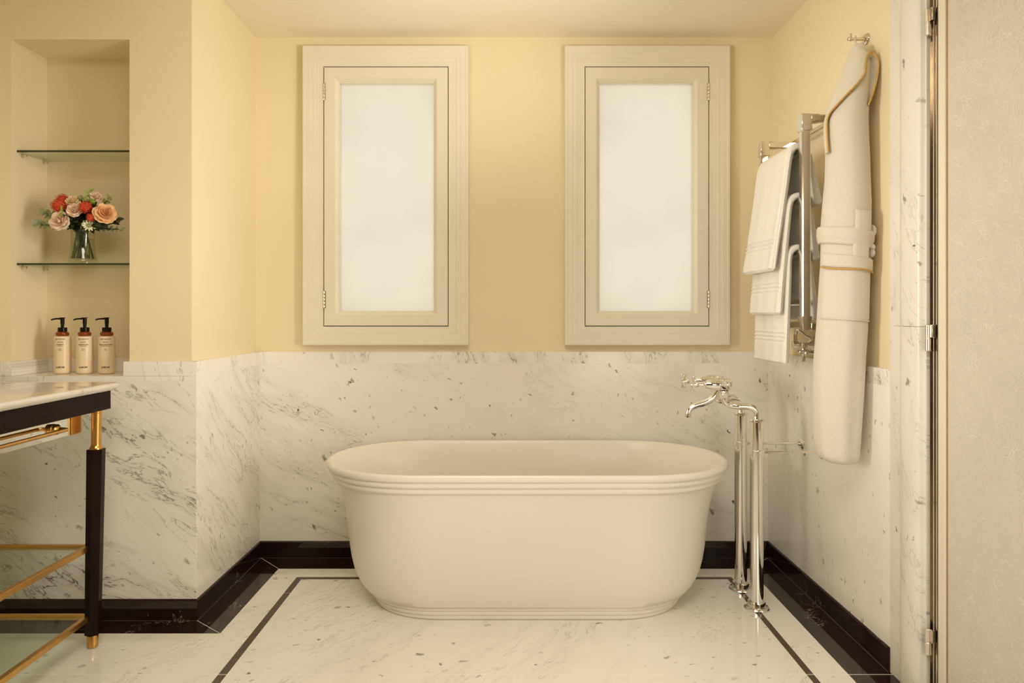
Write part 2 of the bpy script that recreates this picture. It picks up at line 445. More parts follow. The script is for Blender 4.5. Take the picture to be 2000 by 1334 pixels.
struct('trim_8', b, M['m_right'], bevel=0.0008, label='marble panel with dark flecks right of the bath', cat='wall panelling')
b = BM(); box(b, MR, XR, 2.3395, MB_, Z_J, Z_CAP); box(b, MR - 0.0001, XR, 2.3395, MB_, Z_J - 0.0006, Z_J + 0.0006, 1); box(b, MR - 0.0010, MR + 0.001, MB_ - 0.0010, MB_ + 0.001, Z_SK, Z_CAP, 1)
struct('trim_9', b, [M['m_capy'], M['grout2']], bevel=0, label='marble capping behind the bathrobe', cat='wall trim')

def skirt(name, path_a, path_b, na, nb, lab):
    """one mitred length of black baseboard from a to b (front-face line), back edge given by na/nb"""
    b = BM()
    prof = [(0.0, 0.0), (0.0, Z_SK - 0.006), (0.004, Z_SK - 0.0015), (0.005, Z_SK), (1.0, Z_SK), (1.0, 0.0)]
    rings = []
    for p, q in ((path_a, na), (path_b, nb)):
        p = Vector((p[0], p[1], 0)); q = Vector((q[0], q[1], 0)); dv = (q - p)
        L = max(dv.length, 1e-6)
        rings.append([p + dv * (t if t == 1.0 else t / 0.02) + Vector((0, 0, z)) for t, z in prof])
    loft(b, rings)
    return struct(name, b, M['black'], label=lab, cat='baseboard')
BL, BR, BB, BF = -1.237, 1.290, 3.432, 2.730
skirt('baseboard_left', (XW, BF), (BL, BF), (XW, BF + 0.025), (BL - 0.025, BF + 0.025), 'black marble baseboard behind the vanity table')
skirt('baseboard_alcove', (BL, BF), (BL, BB), (BL - 0.025, BF + 0.025), (BL - 0.025, BB + 0.02), 'black marble baseboard on the return wall left of the bath')
skirt('baseboard_back', (BL, BB), (BR, BB), (BL - 0.02, BB + 0.02), (BR + 0.02, BB + 0.02), 'black marble baseboard behind the bath')
skirt('baseboard_right', (BR, BB), (BR, 2.337), (BR + 0.02, BB + 0.02), (BR + 0.02, 2.337), 'black marble baseboard under robe and towels')

# ------------------------------------------------------------------ windows
for k, w in enumerate(WINS):
    side = 'left' if k == 0 else 'right'
    x0, x1 = w['x0'], w['x1']
    root = thing('window_%d' % (k + 1), '%s of the two cream framed frosted windows above the bath' % side, 'window', ((x0 + x1) / 2, YB, WZ0), kind='structure')
    b = BM()
    rect_frame(b, x0, x1, WZ0, WZ1, [(0.0, YB), (0.0, 3.404), (0.002, 3.402), (0.013, 3.402), (0.0145, 3.4040), (0.016, 3.4040), (0.038, 3.4046), (0.0395, 3.4070), (0.061, 3.4076), (0.0625, 3.4105), (0.076, 3.411), (0.0770, 3.4125), (0.099, 3.413), (0.099, 3.478), (0.120, 3.478), (0.120, 3.50), (0.094, 3.50), (0.094, YB)], True, 0.0912 / 0.099)
    build('window_frame', b, M['joinery'], root, smooth=25)
    sx0, sx1, sz0, sz1 = x0 + 0.099 + 0.0042, x1 - 0.099 - 0.0042, WZ0 + 0.0912 + 0.0045, WZ1 - 0.099 - 0.0042
    b = BM()
    rect_frame(b, sx0, sx1, sz0, sz1, [(0.0, 3.474), (0.0, 3.418), (0.0015, 3.4165), (0.054, 3.4165), (0.056, 3.420), (0.060, 3.422), (0.0615, 3.4265), (0.0665, 3.430), (0.068, 3.4365), (0.0725, 3.437), (0.0725, 3.474)], True)
    # deeper bottom rail as in the photograph
    sash = build('sash', b, M['joinery'], root, smooth=25)
    b = BM(); box(b, sx0 + 0.0685, sx1 - 0.0685, 3.446, 3.452, sz0 + 0.0685, sz1 - 0.0685)
    build('pane', b, M['pane'], root, smooth=0, label='frosted daylit pane')
    hx = sx0 - 0.0015 if w['hinge'] < 0 else sx1 + 0.0015
    for py in (178, 585):
        b = BM()
        zc = H - (py - PY0) * 3.41 / F
        for q in range(5):
            lathe(b, (hx, 3.4145, zc - 0.043 + q * 0.0174), (0, 0, 1), [(0.0045, 0), (0.0052, 0.001), (0.0052, 0.0152), (0.0045, 0.0162)], 14)
        box(b, hx - 0.010, hx + 0.010, 3.4160, 3.4185, zc - 0.043, zc + 0.043)
        build('hinge', b, M['nickel'], root, label='small nickel hinge')

# ------------------------------------------------------------------ door and its marble surround
b = BM()
def casing_prof(n=14):
    pts = [(XR, 2.339), (MR, 2.339), (MR, 2.266), (MR - 0.004, 2.265), (MR - 0.007, 2.262), (MR - 0.004, 2.2585), (MR - 0.001, 2.2575), (MR - 0.001, 2.2540), (MR - 0.006, 2.2530), (MR - 0.009, 2.2500)]
    for i in range(n + 1):
        a = PI * i / n
        pts.append((MR - 0.009 - 0.022 * math.sin(a) ** 0.8, 2.192 + 0.056 * math.cos(a)))
    pts += [(MR - 0.004, 2.134), (MR - 0.004, 2.127), (XR, 2.127)]
    return pts
cp = casing_prof()
zsplit = H - (637 - PY0) * 2.24 / F
for za, zb in ((0.0, zsplit - 0.0006), (zsplit + 0.0006, ZC - 0.12)):
    loft(b, [[(x, y, za) for x, y in cp], [(x, y, zb) for x, y in cp]])
box(b, MR, XR, DY0 - 0.22, 2.127, DZ1 + 0.02, ZC - 0.12)
box(b, MR - 0.02, XR, DY0 - 0.2, DY0, 0.0, DZ1 + 0.02)
struct('trim_10', b, M['m_case'], smooth=30, label='moulded white marble casing around the frosted glass door', cat='door casing')

door = thing('door_1', 'frosted glass door with pale curly fibres at the right', 'door', (1.31, 1.66, 0), kind='structure')
b = BM()   # fixed jamb channel: stepped metal section
jp = [(1.305, 2.125), (1.297, 2.125), (1.297, 2.119), (1.312, 2.119), (1.312, 2.110), (1.301, 2.110), (1.301, 2.106), (1.310, 2.105), (1.310, 2.100), (1.303, 2.0995), (1.303, 2.094), (1.311, 2.0935), (1.311, 2.090), (1.335, 2.090), (1.335, 2.125)]
loft(b, [[(x, y, 0.002) for x, y in jp], [(x, y, DZ1 - 0.004) for x, y in jp]])
build('jamb_channel', b, M['nickel'], door, smooth=20, label='polished metal jamb strip')
b = BM()
box(b, 1.300, 1.332, 2.0535, 2.0855, 0.012, DZ1 - 0.012); box(b, 1.300, 1.332, DY0 + 0.01, DY0 + 0.045, 0.012, DZ1 - 0.012)
box(b, 1.300, 1.332, DY0 + 0.045, 2.0535, 0.012, 0.05); box(b, 1.300, 1.332, DY0 + 0.045, 2.0535, DZ1 - 0.05, DZ1 - 0.012)
build('door_frame', b, M['joinery'], door, smooth=0, bevel=0.002, label='champagne metal door stile')
b = BM(); box(b, 1.3055, 1.3075, 2.0515, 2.0535, 0.05, DZ1 - 0.05)
build('glazing_bead', b, M['brass'], door, smooth=0)
b = BM(); box(b, 1.3085, 1.3185, DY0 + 0.04, 2.0540, 0.045, DZ1 - 0.045)
pane = build('glass_panel', b, M['doorglass'], door, smooth=0, label='frosted glass with fibre pattern')
def fibres(name, count, width, lmin, lmax, mat, seed, xoff):
    rr = random.Random(seed); b = BM()
    n = 0
    clusters = [(rr.uniform(1.30, 2.04), rr.uniform(0.1, 2.2)) for _ in range(150)]
    while n < count:
        if rr.random() < 0.55:
            c = rr.choice(clusters); y = c[0] + rr.gauss(0, 0.035); z = c[1] + rr.gauss(0, 0.05)
        else:
            y = rr.uniform(1.28, 2.045); z = rr.uniform(0.06, 2.2)
        L = rr.uniform(lmin, lmax); a = rr.gauss(PI / 2, 0.75); k = rr.choice((-1, 1)) * rr.uniform(5, 45); dk = rr.uniform(-700, 700)
        m = 9; st = L / m
        pts = []
        for i in range(m + 1):
            pts.append((y, z, a)); y += math.cos(a) * st; z += math.sin(a) * st; a += k * st; k += dk * st
        if min(p[0] for p in pts) < 1.25 or max(p[0] for p in pts) > 2.0495 or min(p[1] for p in pts) < 0.052 or max(p[1] for p in pts) > 2.225: continue
        xx = 1.3085 - xoff - rr.uniform(0, 0.0003)
        va = []
        for i, (py, pz, pa) in enumerate(pts):
            w = width * (0.35 + 0.65 * math.sin(PI * (i + 0.3) / (m + 0.6)))
            nx, nz = -math.sin(pa) * w / 2, math.cos(pa) * w / 2
            va.append((b.verts.new((xx, py + nx, pz + nz)), b.verts.new((xx, py - nx, pz - nz))))
        for q, r in zip(va, va[1:]): b.faces.new((q[0], q[1], r[1], r[0]))
        n += 1
    o = build(name, b, mat, door, smooth=0)
    o['kind'] = 'stuff'
    return o
fibres('pale_fibres', 1250, 0.0010, 0.02, 0.075, M['fibre'], 3, 0.0008)
fibres('faint_fibres', 5600, 0.0014, 0.02, 0.085, M['fibre2'], 4, 0.0003)
for py in (44, 660, 1253):
    zc = H - (py - PY0) * 2.115 / F
    b = BM()
    lathe(b, (1.287, 2.114, zc - 0.041), (0, 0, 1), [(0.006, 0), (0.008, 0.002), (0.008, 0.039), (0.0072, 0.0395), (0.0072, 0.0425), (0.008, 0.043), (0.008, 0.080), (0.006, 0.082)], 16)
    box(b, 1.2905, 1.3005, 2.098, 2.112, zc + 0.002, zc + 0.041); box(b, 1.2905, 1.300, 2.115, 2.127, zc - 0.041, zc - 0.001)
    build('hinge', b, M['nickel'], door, smooth=30, bevel=0.0008, label='polished door hinge')

# ------------------------------------------------------------------ bathtub
TX, TY = 0.078, 2.9975
def tub_ring(a, z, n=160, da=0.0):
    bb = 0.26 + 0.538 * (a - 0.645)
    s = a - bb * 1.12
    exq = a - s
    out = []
    for k in range(n):
        th = 2 * PI * k / n
        c, q = math.cos(th), math.sin(th)
        e = 2 / 2.12
        x = exq * abs(c) ** e * (1 if c >= 0 else -1) + s * max(-1, min(1, c * 2.2))
        y = bb * abs(q) ** e * (1 if q >= 0 else -1)
        out.append((TX + x, TY + y, z))
    return out
def tub_ring2(a, z, bshift=0.0, n=168):
    """stadium: straight sides, rounded ends, evenly spread points"""
    bb = 0.26 + 0.538 * (a - 0.645) + bshift
    s = a - bb * 1.12
    exq = a - s
    ns = n // 4
    out = []
    na = n // 2 - ns // 2
    m = n // 2
    half = []
    st = 14
    ar = m - st
    for i in range(ar):
        th = -PI / 2 + PI * i / ar
        e = 0.96
        c, q = math.cos(th), math.sin(th)
        half.append((s + exq * abs(c) ** e, bb * abs(q) ** e * (1 if q >= 0 else -1)))
    for i in range(st):
        half.append((s - 2 * s * i / st, bb))
    full = half + [(-x, -y) for x, y in half]
    return [(TX + x, TY + y, z) for x, y in full]
tub = thing('bathtub', 'white freestanding oval bath with moulded rim on the marble floor', 'bathtub', (TX, TY, 0))
outer = [(0.690, 0.0585), (0.712, 0.083), (0.730, 0.115), (0.744, 0.150), (0.754, 0.190), (0.762, 0.240), (0.768, 0.300), (0.774, 0.360), (0.783, 0.420), (0.793, 0.460), (0.805, 0.495), (0.8135, 0.514),
         (0.817, 0.5195), (0.8195, 0.5215), (0.8270, 0.5225), (0.8325, 0.5275), (0.8340, 0.5345), (0.8320, 0.5415), (0.8310, 0.5455), (0.8400, 0.5465), (0.8460, 0.5515), (0.8475, 0.5585), (0.8455, 0.5655), (0.8445, 0.5695), (0.8530, 0.5705), (0.8590, 0.5760), (0.8605, 0.5840), (0.8590, 0.5920), (0.8540, 0.5975), (0.8480, 0.5995), (0.8420, 0.5990), (0.8375, 0.5960)]
inner = [(0.832, 0.587), (0.821, 0.570), (0.806, 0.54), (0.795, 0.50), (0.780, 0.43), (0.765, 0.35), (0.745, 0.27), (0.715, 0.20), (0.675, 0.155), (0.62, 0.130), (0.56, 0.120)]
b = BM()
loft(b, [tub_ring2(a, z) for a, z in outer + inner], True, True, True)
build('tub_shell', b, M['tub'], tub, smooth=60)
b = BM()
pl = [(0.640, 0.0005), (0.649, 0.002), (0.6525, 0.008), (0.6525, 0.014), (0.6505, 0.0175), (0.6545, 0.0185), (0.6600, 0.022), (0.6630, 0.0275), (0.6630, 0.033), (0.6605, 0.0360), (0.6640, 0.0370), (0.6700, 0.0405), (0.6740, 0.0460), (0.6740, 0.0520), (0.6700, 0.0560), (0.670, 0.060)]
loft(b, [tub_ring2(a, z) for a, z in pl])
build('plinth', b, M['tub'], tub, smooth=60)

# ------------------------------------------------------------------ floor standing bath mixer
PXX = 1.026; PN, PF = 2.849, 3.046; TZ = 0.776
tap = thing('bath_mixer', 'chrome floor standing bath mixer on two pipes right of the bath', 'tap', (PXX, (PN + PF) / 2, 0))
for y in (PN, PF):
    b = BM()
    lathe(b, (PXX, y, 0.0), (0, 0, 1), [(0.0270, 0.004), (0.0270, TZ - 0.006), (0.029, TZ - 0.005), (0.031, TZ - 0.002), (0.031, TZ + 0.002), (0.027, TZ + 0.005), (0.016, TZ + 0.006), (0.014, TZ + 0.016), (0.010, TZ + 0.018)], 40)
    sp = build('standpipe', b, M['chrome'], tap, smooth=30)
    b = BM(); lathe(b, (PXX, y, 0.0), (0, 0, 1), [(0.049, 0.0005), (0.050, 0.003), (0.048, 0.006), (0.037, 0.009), (0.036, 0.012), (0.036, 0.027), (0.0345, 0.030), (0.029, 0.030)], 40)
    build('floor_flange', b, M['chrome'], sp, smooth=30)
    b = BM(); lathe(b, (PXX, y, 0.644), (0, 0, 1), [(0.0268, -0.0105), (0.0308, -0.0105), (0.0308, 0.0105), (0.0268, 0.0105)], 40)
    build('pipe_clip', b, M['chrome'], sp, smooth=30, bevel=0.0012)
    b = BM(); tube(b, [(PXX + 0.030, y, 0.644), (MR - 0.003, y, 0.644)], 0.0045, 12)
    st = build('wall_stay', b, M['chrome'], tap, smooth=40)
    b = BM(); lathe(b, (MR - 0.0005, y, 0.644), (-1, 0, 0), [(0.028, 0), (0.028, 0.002), (0.022, 0.0065), (0.012, 0.009), (0.010, 0.016), (0.006, 0.017)], 32)
    build('rosette', b, M['chrome'], st, smooth=40)
BX, BZ = 0.897, 0.922
yc = (PN + PF) / 2
for y, sgn in ((PN, 1), (PF, -1)):
    b = BM()
    yb = y + sgn * 0.022
    path = [(PXX, y, TZ + 0.008), (PXX, y, TZ + 0.030), (PXX - 0.010, y + sgn * 0.002, TZ + 0.048), (PXX - 0.034, y + sgn * 0.006, TZ + 0.056), (PXX - 0.075, y + sgn * 0.014, TZ + 0.057), (BX + 0.030, yb, TZ + 0.060), (BX + 0.008, yb, TZ + 0.070), (BX, yb, TZ + 0.090), (BX, yb, TZ + 0.115)]
    tube(b, smooth_path(path, 48), 0.0125, 18)
    build('swan_pipe', b, M['chrome'], tap, smooth=50)
    b = BM(); lathe(b, (BX, yb, 0.866), (0, 0, 1), [(0.014, 0), (0.0195, 0.001), (0.0195, 0.022), (0.014, 0.024)], 6)
    lathe(b, (BX, yb, 0.8885), (0, 0, 1), [(0.020, 0), (0.022, 0.003), (0.020, 0.008)], 28)
    build('union_nut', b, M['chrome'], tap, smooth=25, bevel=0.001)
    # valve: bell body pointing to the bath, slim neck, cross handle
    b = BM()
    lathe(b, (BX + 0.034, yb, BZ), (-1, 0, 0), [(0.004, 0.0), (0.016, 0.003), (0.023, 0.010), (0.0255, 0.020), (0.0245, 0.028), (0.026, 0.030), (0.0265, 0.034), (0.0255, 0.052), (0.0265, 0.054), (0.0265, 0.058), (0.0255, 0.061), (0.0235, 0.085), (0.0175, 0.108), (0.0165, 0.1105), (0.009, 0.112), (0.0075, 0.116), (0.0065, 0.138), (0.0095, 0.141), (0.0110, 0.148), (0.0085, 0.155), (0.0085, 0.170)], 36)
    va = build('valve', b, M['chrome'], tap, smooth=28)
    b = BM()
    hx = BX + 0.034 - 0.164
    tube(b, [(hx + 0.012, yb, BZ), (hx - 0.010, yb, BZ)], [0.0115, 0.0095], 20)
    ang0 = 0.35 if sgn > 0 else 0.75
    for q in range(4):
        a = ang0 + q * PI / 2
        dv = Vector((0, math.cos(a), math.sin(a)))
        c = Vector((hx, yb, BZ))
        tube(b, [c + dv * 0.004, c + dv * 0.014, c + dv * 0.030, c + dv * 0.038, c + dv * 0.0405], [0.0062, 0.0048, 0.0055, 0.0066, 0.0045], 14)
    build('cross_handle', b, M['chrome'], va, smooth=40)
b = BM()
tube(b, [(BX, PN + 0.03, BZ), (BX, PN + 0.05, BZ), (BX, yc - 0.028, BZ), (BX, yc - 0.024, BZ), (BX, yc + 0.024, BZ), (BX, yc + 0.028, BZ), (BX, PF - 0.05, BZ), (BX, PF - 0.03, BZ)], [0.018, 0.0165, 0.0165, 0.022, 0.022, 0.0165, 0.0165, 0.018], 28)
lathe(b, (BX, yc, BZ + 0.010), (0, 0, 1), [(0.012, 0), (0.014, 0.012), (0.010, 0.018), (0.006, 0.022)], 24)
build('mixer_body', b, M['chrome'], tap, smooth=35)
b = BM()
path = smooth_path([(BX, yc, BZ - 0.004), (BX - 0.006, yc, BZ - 0.038), (BX - 0.026, yc, BZ - 0.066), (BX - 0.062, yc, BZ - 0.086), (BX - 0.100, yc, BZ - 0.098), (BX - 0.120, yc, BZ - 0.110), (BX - 0.129, yc, BZ - 0.128), (BX - 0.131, yc, BZ - 0.146)], 44)
tube(b, path, [0.018 - 0.0055 * min(1, i / 30) for i in range(45)], 22)
lathe(b, (BX - 0.131, yc, BZ - 0.148), (0, 0, 1), [(0.0105, 0), (0.0142, 0.0005), (0.0142, 0.010), (0.012, 0.011)], 22)
build('spout', b, M['chrome'], tap, smooth=50)
b = BM()
lathe(b, (BX - 0.002, yc, BZ - 0.062), (0, 0, 1), [(0.006, 0), (0.013, 0.002), (0.014, 0.014), (0.011, 0.018), (0.012, 0.044)], 24)
tube(b, smooth_path([(BX + 0.002, yc, BZ - 0.056), (BX + 0.035, yc, BZ - 0.060), (BX + 0.062, yc + 0.004, BZ - 0.056), (BX + 0.088, yc + 0.01, BZ - 0.066)], 24), [0.010 - 0.0003 * i for i in range(25)], 16)
build('diverter_lever', b, M['chrome'], tap, smooth=40)

# ------------------------------------------------------------------ heated towel rail on the right wall
RX, RN, RF, RT, RB = 1.148, 2.669, 3.100, 1.974, 1.168
rail = thing('towel_radiator', 'polished nickel heated towel rail on the right wall holding three towels', 'towel rail', (RX, (RN + RF) / 2, RB))
def octbar(bm, a, c, w, ch=0.28):
    """square bar with chamfered edges between two points"""
    a = Vector(a); c = Vector(c); d = (c - a).normalized(); u, v = frame_at(d)
    h = w / 2; k = h * (1 - ch)
    pr = [(h, -k), (h, k), (k, h), (-k, h), (-h, k), (-h, -k), (-k, -h), (k, -h)]
    loft(bm, [[a + u * x + v * y for x, y in pr], [c + u * x + v * y for x, y in pr]])
for y in (RN, RF):
    b = BM(); octbar(b, (RX, y, RB + 0.03), (RX, y, RT - 0.03), 0.034); build('post', b, M['nickel'], rail, smooth=20)
    for z, sg in ((RT, 1), (RB, -1)):
        b = BM()
        z0, z1 = (z - 0.050, z + 0.016) if sg > 0 else (z - 0.016, z + 0.040)
        box(b, RX - 0.021, RX + 0.021, y - 0.021, y + 0.021, z0, z1)
        vs = [v for v in b.verts if abs(v.co.z - (z1 if sg > 0 else z0)) < 1e-6]
        for v in vs: k_ = 0.86 if sg > 0 else 0.55; v.co.x = RX + (v.co.x - RX) * k_; v.co.y = y + (v.co.y - y) * k_
        octbar(b, (RX + 0.018, y, z), (RX + 0.052, y, z), 0.034)
        build('elbow', b, M['nickel'], rail, smooth=20, bevel=0.002)
        b = BM(); octbar(b, (RX + 0.050, y, z), (XR - 0.006, y, z), 0.028)
        br = build('wall_arm', b, M['nickel'], rail, smooth=20)
        b = BM(); lathe(b, (XR - 0.0005, y, z), (-1, 0, 0), [(0.030, 0), (0.030, 0.004), (0.022, 0.010), (0.016, 0.012)], 28)
        build('rosette', b, M['nickel'], br, smooth=30)
BARZ = [1.852, 1.659, 1.454, 1.262]
for z in BARZ:
    b = BM(); octbar(b, (RX, RN + 0.014, z), (RX, RF - 0.014, z), 0.024, 0.4)
    build('crossbar', b, M['nickel'], rail, smooth=20)
b = BM(); octbar(b, (XR - 0.055, RN + 0.012, RT), (XR - 0.055, RF - 0.012, RT), 0.020); build('rear_bar', b, M['nickel'], rail, smooth=20)
# valve below the rail: wall rosette, pipe and cross head
b = BM()
VY, VZ = 2.93, 1.080
wx = XR
lathe(b, (wx - 0.0005, 3.0, VZ + 0.002), (-1, 0, 0), [(0.036, 0), (0.037, 0.003), (0.028, 0.011), (0.014, 0.020), (0.010, 0.024), (0.010, 0.060), (0.016, 0.062), (0.016, 0.085), (0.006, 0.087)], 32)
tube(b, smooth_path([(wx - 0.074, 3.0, VZ + 0.004), (wx - 0.074, 3.0, VZ + 0.05), (wx - 0.068, 2.98, VZ + 0.068), (wx - 0.055, 2.93, VZ + 0.045), (wx - 0.046, 2.90, VZ + 0.035)], 30), 0.0085, 14)
build('inlet_valve', b, M['nickel'], rail, smooth=35)
b = BM()
c = Vector((1.140, 2.669, 1.068))
tube(b, [c + Vector((-0.006, 0, 0)), c + Vector((0.012, 0, 0)), c + Vector((0.02, 0, 0)), c + Vector((0.045, 0, 0)), c + Vector((0.047, 0, 0)), c + Vector((0.085, 0, 0)), c + Vector((0.087, 0, 0)), c + Vector((XR - c.x - 0.012, 0, 0))], [0.011, 0.012, 0.0075, 0.0075, 0.015, 0.015, 0.010, 0.010], 20)
lathe(b, (XR - 0.0005, c.y, c.z), (-1, 0, 0), [(0.030, 0), (0.030, 0.003), (0.020, 0.010), (0.012, 0.014)], 28)
tube(b, [c + Vector((0.068, 0, 0.008)), Vector((c.x + 0.068, c.y, RB - 0.010))], 0.009, 14)
bt = build('angle_valve', b, M['nickel'], rail, smooth=35)
b = BM()
for q in range(4):
    a = PI / 2 * q + 0.05
    dv = Vector((0, math.cos(a), math.sin(a)))
    cc = c + Vector((0.002, 0, 0))
    tube(b, [cc + dv * 0.004, cc + dv * 0.014, cc + dv * 0.016, cc + dv * 0.034, cc + dv * 0.036], [0.007, 0.006, 0.0082, 0.0082, 0.006], 14)
build('cross_handle', b, M['nickel'], bt, smooth=35)

# ------------------------------------------------------------------ towels
def towel(front, back, topz, y0, y1, thick, label, seed):
    """front/back: (x,z) lists from the bar downwards (centre of the cloth)"""
    rr = random.Random(seed)
    root = thing('towel', label, 'towel', (RX, (y0 + y1) / 2, front[-1][1]), group='white towels on the heated rail')
    path2 = [Vector((x, 0, z)) for x, z in front[::-1]] + [Vector((RX, 0, topz))] + [Vector((x, 0, z)) for x, z in back]
    path = smooth_path(path2, 280)
    n = len(path); ht = thick / 2
    def section(yv, k, shrink):
        outp, inp = [], []
        ph = rr.random() * 0
        fl = front[-1][1]
        for i, p in enumerate(path):
            tg = (path[min(i + 1, n - 1)] - path[max(i - 1, 0)]).normalized()
            nm = Vector((-tg.z, 0, tg.x))           # points outwards (front -> -x)
            dz = p.z - fl
            s = i / n
            rib = 0.0
            if s < 0.45:
                for zz in (0.088, 0.104, 0.120):
                    rib += 0.0070 * math.exp(-((dz - zz) / 0.0048) ** 2)
                rib -= 0.0050 * math.exp(-((dz - 0.104) / 0.026) ** 6)
            wav = 0.0035 * math.sin(yv * 23 + seed * 2 + p.z * 5) * min(1, max(0, (topz - p.z) / 0.25)) + 0.002 * math.sin(yv * 61 + seed + p.z * 3) * min(1, max(0, (topz - p.z) / 0.2))
            fuzz = rr.uniform(-0.0003, 0.0003)
            h = ht * shrink
            q = Vector((p.x, yv, p.z)) + nm * (wav)
            outp.append(q + nm * (h + (rib + fuzz) * (1 if shrink > 0.5 else 0.3)))
            inp.append(q - nm * h)
        # rounded hems
        def hem(i, d):
            tg = (path[1] - path[0]).normalized() if i == 0 else (path[-1] - path[-2]).normalized()
            return Vector((path[i].x, yv, path[i].z)) + tg * d
        e0 = hem(0, -ht * 0.6 * shrink); e1 = hem(-1, ht * 0.6 * shrink)
        return outp + [e1] + inp[::-1] + [e0]
    ny = 26
    ys = [y0, y0 + 0.003, y0 + 0.010] + [y0 + 0.010 + (y1 - y0 - 0.020) * k / ny for k in range(1, ny)] + [y1 - 0.010, y1 - 0.003, y1]
    sh = [0.35, 0.75, 1.0] + [1.0] * (ny - 1) + [1.0, 0.75, 0.35]
    b = BM()
    loft(b, [section(y, k, s) for k, (y, s) in enumerate(zip(ys, sh))])
    build('cloth', b, M['terry'], root, smooth=50)
    # twisted selvedge along the near edge
    b = BM()
    pts = [Vector((p.x, y0 + 0.001, p.z)) for p in path[:142:3]]
    tube(b, pts, [0.0035 + 0.0012 * (i % 2) for i in range(len(pts))], 8)
    build('hem', b, M['terry'], root, smooth=60)
    return root
towel([(1.112, 1.850), (1.092, 1.72), (1.072, 1.58), (1.056, 1.47), (1.046, 1.396)], [(1.184, 1.842), (1.208, 1.74), (1.226, 1.655)], 1.852 + 0.0125 + 0.014, 2.712, 3.045, 0.028, 'white towel hung over the top bar of the rail', 1)
towel([(1.114, 1.657), (1.100, 1.56), (1.088, 1.44), (1.077, 1.32), (1.070, 1.222)], [(1.182, 1.650), (1.206, 1.54), (1.222, 1.436)], 1.659 + 0.0125 + 0.013, 2.716, 3.035, 0.026, 'white towel hung over the middle bar, below the topmost towel', 2)
towel([(1.114, 1.452), (1.108, 1.36), (1.103, 1.25), (1.098, 1.13), (1.094, 1.024)], [(1.182, 1.445), (1.204, 1.32), (1.218, 1.20)], 1.454 + 0.0125 + 0.013, 2.720, 3.050, 0.026, 'lowest hanging white towel, its hem just above the marble capping', 3)

# ------------------------------------------------------------------ robe hook and bathrobe
HY, HZ = 2.543, 2.232
hook = thing('robe_hook', 'small polished wall hook holding the bathrobe', 'hook', (XR, HY, HZ))
b = BM(); lathe(b, (XR - 0.0005, HY, HZ), (-1, 0, 0), [(0.020, 0), (0.021, 0.002), (0.019, 0.005), (0.012, 0.007), (0.010, 0.012), (0.007, 0.013)], 28); build('rosette', b, M['nickel'], hook, smooth=30)
b = BM(); tube(b, [(XR - 0.011, HY, HZ), (XR - 0.028, HY, HZ), (XR - 0.056, HY, HZ), (XR - 0.0575, HY, HZ), (XR - 0.0600, HY, HZ), (XR - 0.0605, HY, HZ), (XR - 0.068, HY, HZ), (XR - 0.070, HY, HZ)], [0.006, 0.006, 0.006, 0.0085, 0.0085, 0.006, 0.007, 0.0055], 18)
tube(b, [(XR - 0.060, HY, HZ + 0.004), (XR - 0.060, HY, HZ + 0.020)], 0.0045, 12)
build('peg', b, M['nickel'], hook, smooth=35)

# silhouette table of the robe: image row -> left and right outline
SIL = [(88, 1668, 1688), (100, 1664, 1697), (115, 1658, 1701), (130, 1652, 1702), (160, 1640, 1700), (200, 1624, 1697), (235, 1613, 1696), (270, 1611, 1697), (310, 1611, 1699), (350, 1610, 1700), (400, 1605, 1702), (450, 1601, 1701), (480, 1602, 1699), (520, 1601, 1698), (560, 1598, 1697), (640, 1593, 1695), (700, 1588, 1691), (760, 1585, 1688), (820, 1586, 1684), (865, 1588, 1681), (885, 1593, 1679), (896, 1602, 1677), (900, 1612, 1674)]
RYC = 2.50
VD = Vector((1.21, RYC, 0)).normalized()          # view direction across the robe, in plan
VT = Vector((VD.y, -VD.x, 0))                      # to the right in the photo
def robe_sec(py):
    l, r = lerp_tab(SIL, py)
    z = H - (py - PY0) * RYC / F
    xl = (l - PX0) * RYC / F; xr = (r - PX0) * RYC / F
    cx = (xl + xr) / 2; half = (xr - xl) / 2
    # seen width half -> radius across the view
    ra = half * VD.y
    rb = min(0.085, max(0.012, ra * 1.25))
    return cx, z, ra, rb
def robe_pt(py, th, off=0.0):
    """th = 0 faces the camera, +90 deg = right outline"""
    cx, z, ra, rb = robe_sec(py)
    fold = 0.0
    if py > 150:
        amp = 0.003 + 0.007 * min(1, max(0, (py - 480) / 350))
        fold = amp * (math.sin(3 * th + 0.6 + py * 0.0012) * 0.6 + math.sin(7 * th + 1.3 - py * 0.002) * 0.4) * max(0, 1 - abs(math.sin(th)) ** 6)
    cs, sn = math.cos(th), math.sin(th)
    e = 0.85
    u = (ra + off) * (abs(sn) ** e) * (1 if sn >= 0 else -1)
    v = (rb + off + fold) * (abs(cs) ** e) * (1 if cs >= 0 else -1)
    p = Vector((cx, RYC, z)) + VT * u - VD * v
    p.x = min(p.x, (XR if z > Z_CAP + 0.01 else MR) - 0.006)
    return p
robe = thing('bathrobe', 'white bathrobe with gold piping hanging from the wall hook', 'bathrobe', (1.20, RYC, 0.70))
rows = [88 + (900 - 88) * i / 110 for i in range(111)]
NSEG = 72
b = BM()
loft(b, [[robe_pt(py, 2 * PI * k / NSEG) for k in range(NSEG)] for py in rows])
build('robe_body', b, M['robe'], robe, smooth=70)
# hanging loop
b = BM()
lx = XR - 0.042
tube(b, smooth_path([(lx + 0.004, HY - 0.006, HZ - 0.045), (lx - 0.002, HY - 0.004, HZ - 0.01), (lx, HY - 0.0, HZ + 0.0095), (lx + 0.004, HY + 0.008, HZ - 0.008), (lx + 0.010, HY + 0.006, HZ - 0.045)], 26), 0.0035, 10)
build('hanging_loop', b, M['robe'], robe, smooth=60)
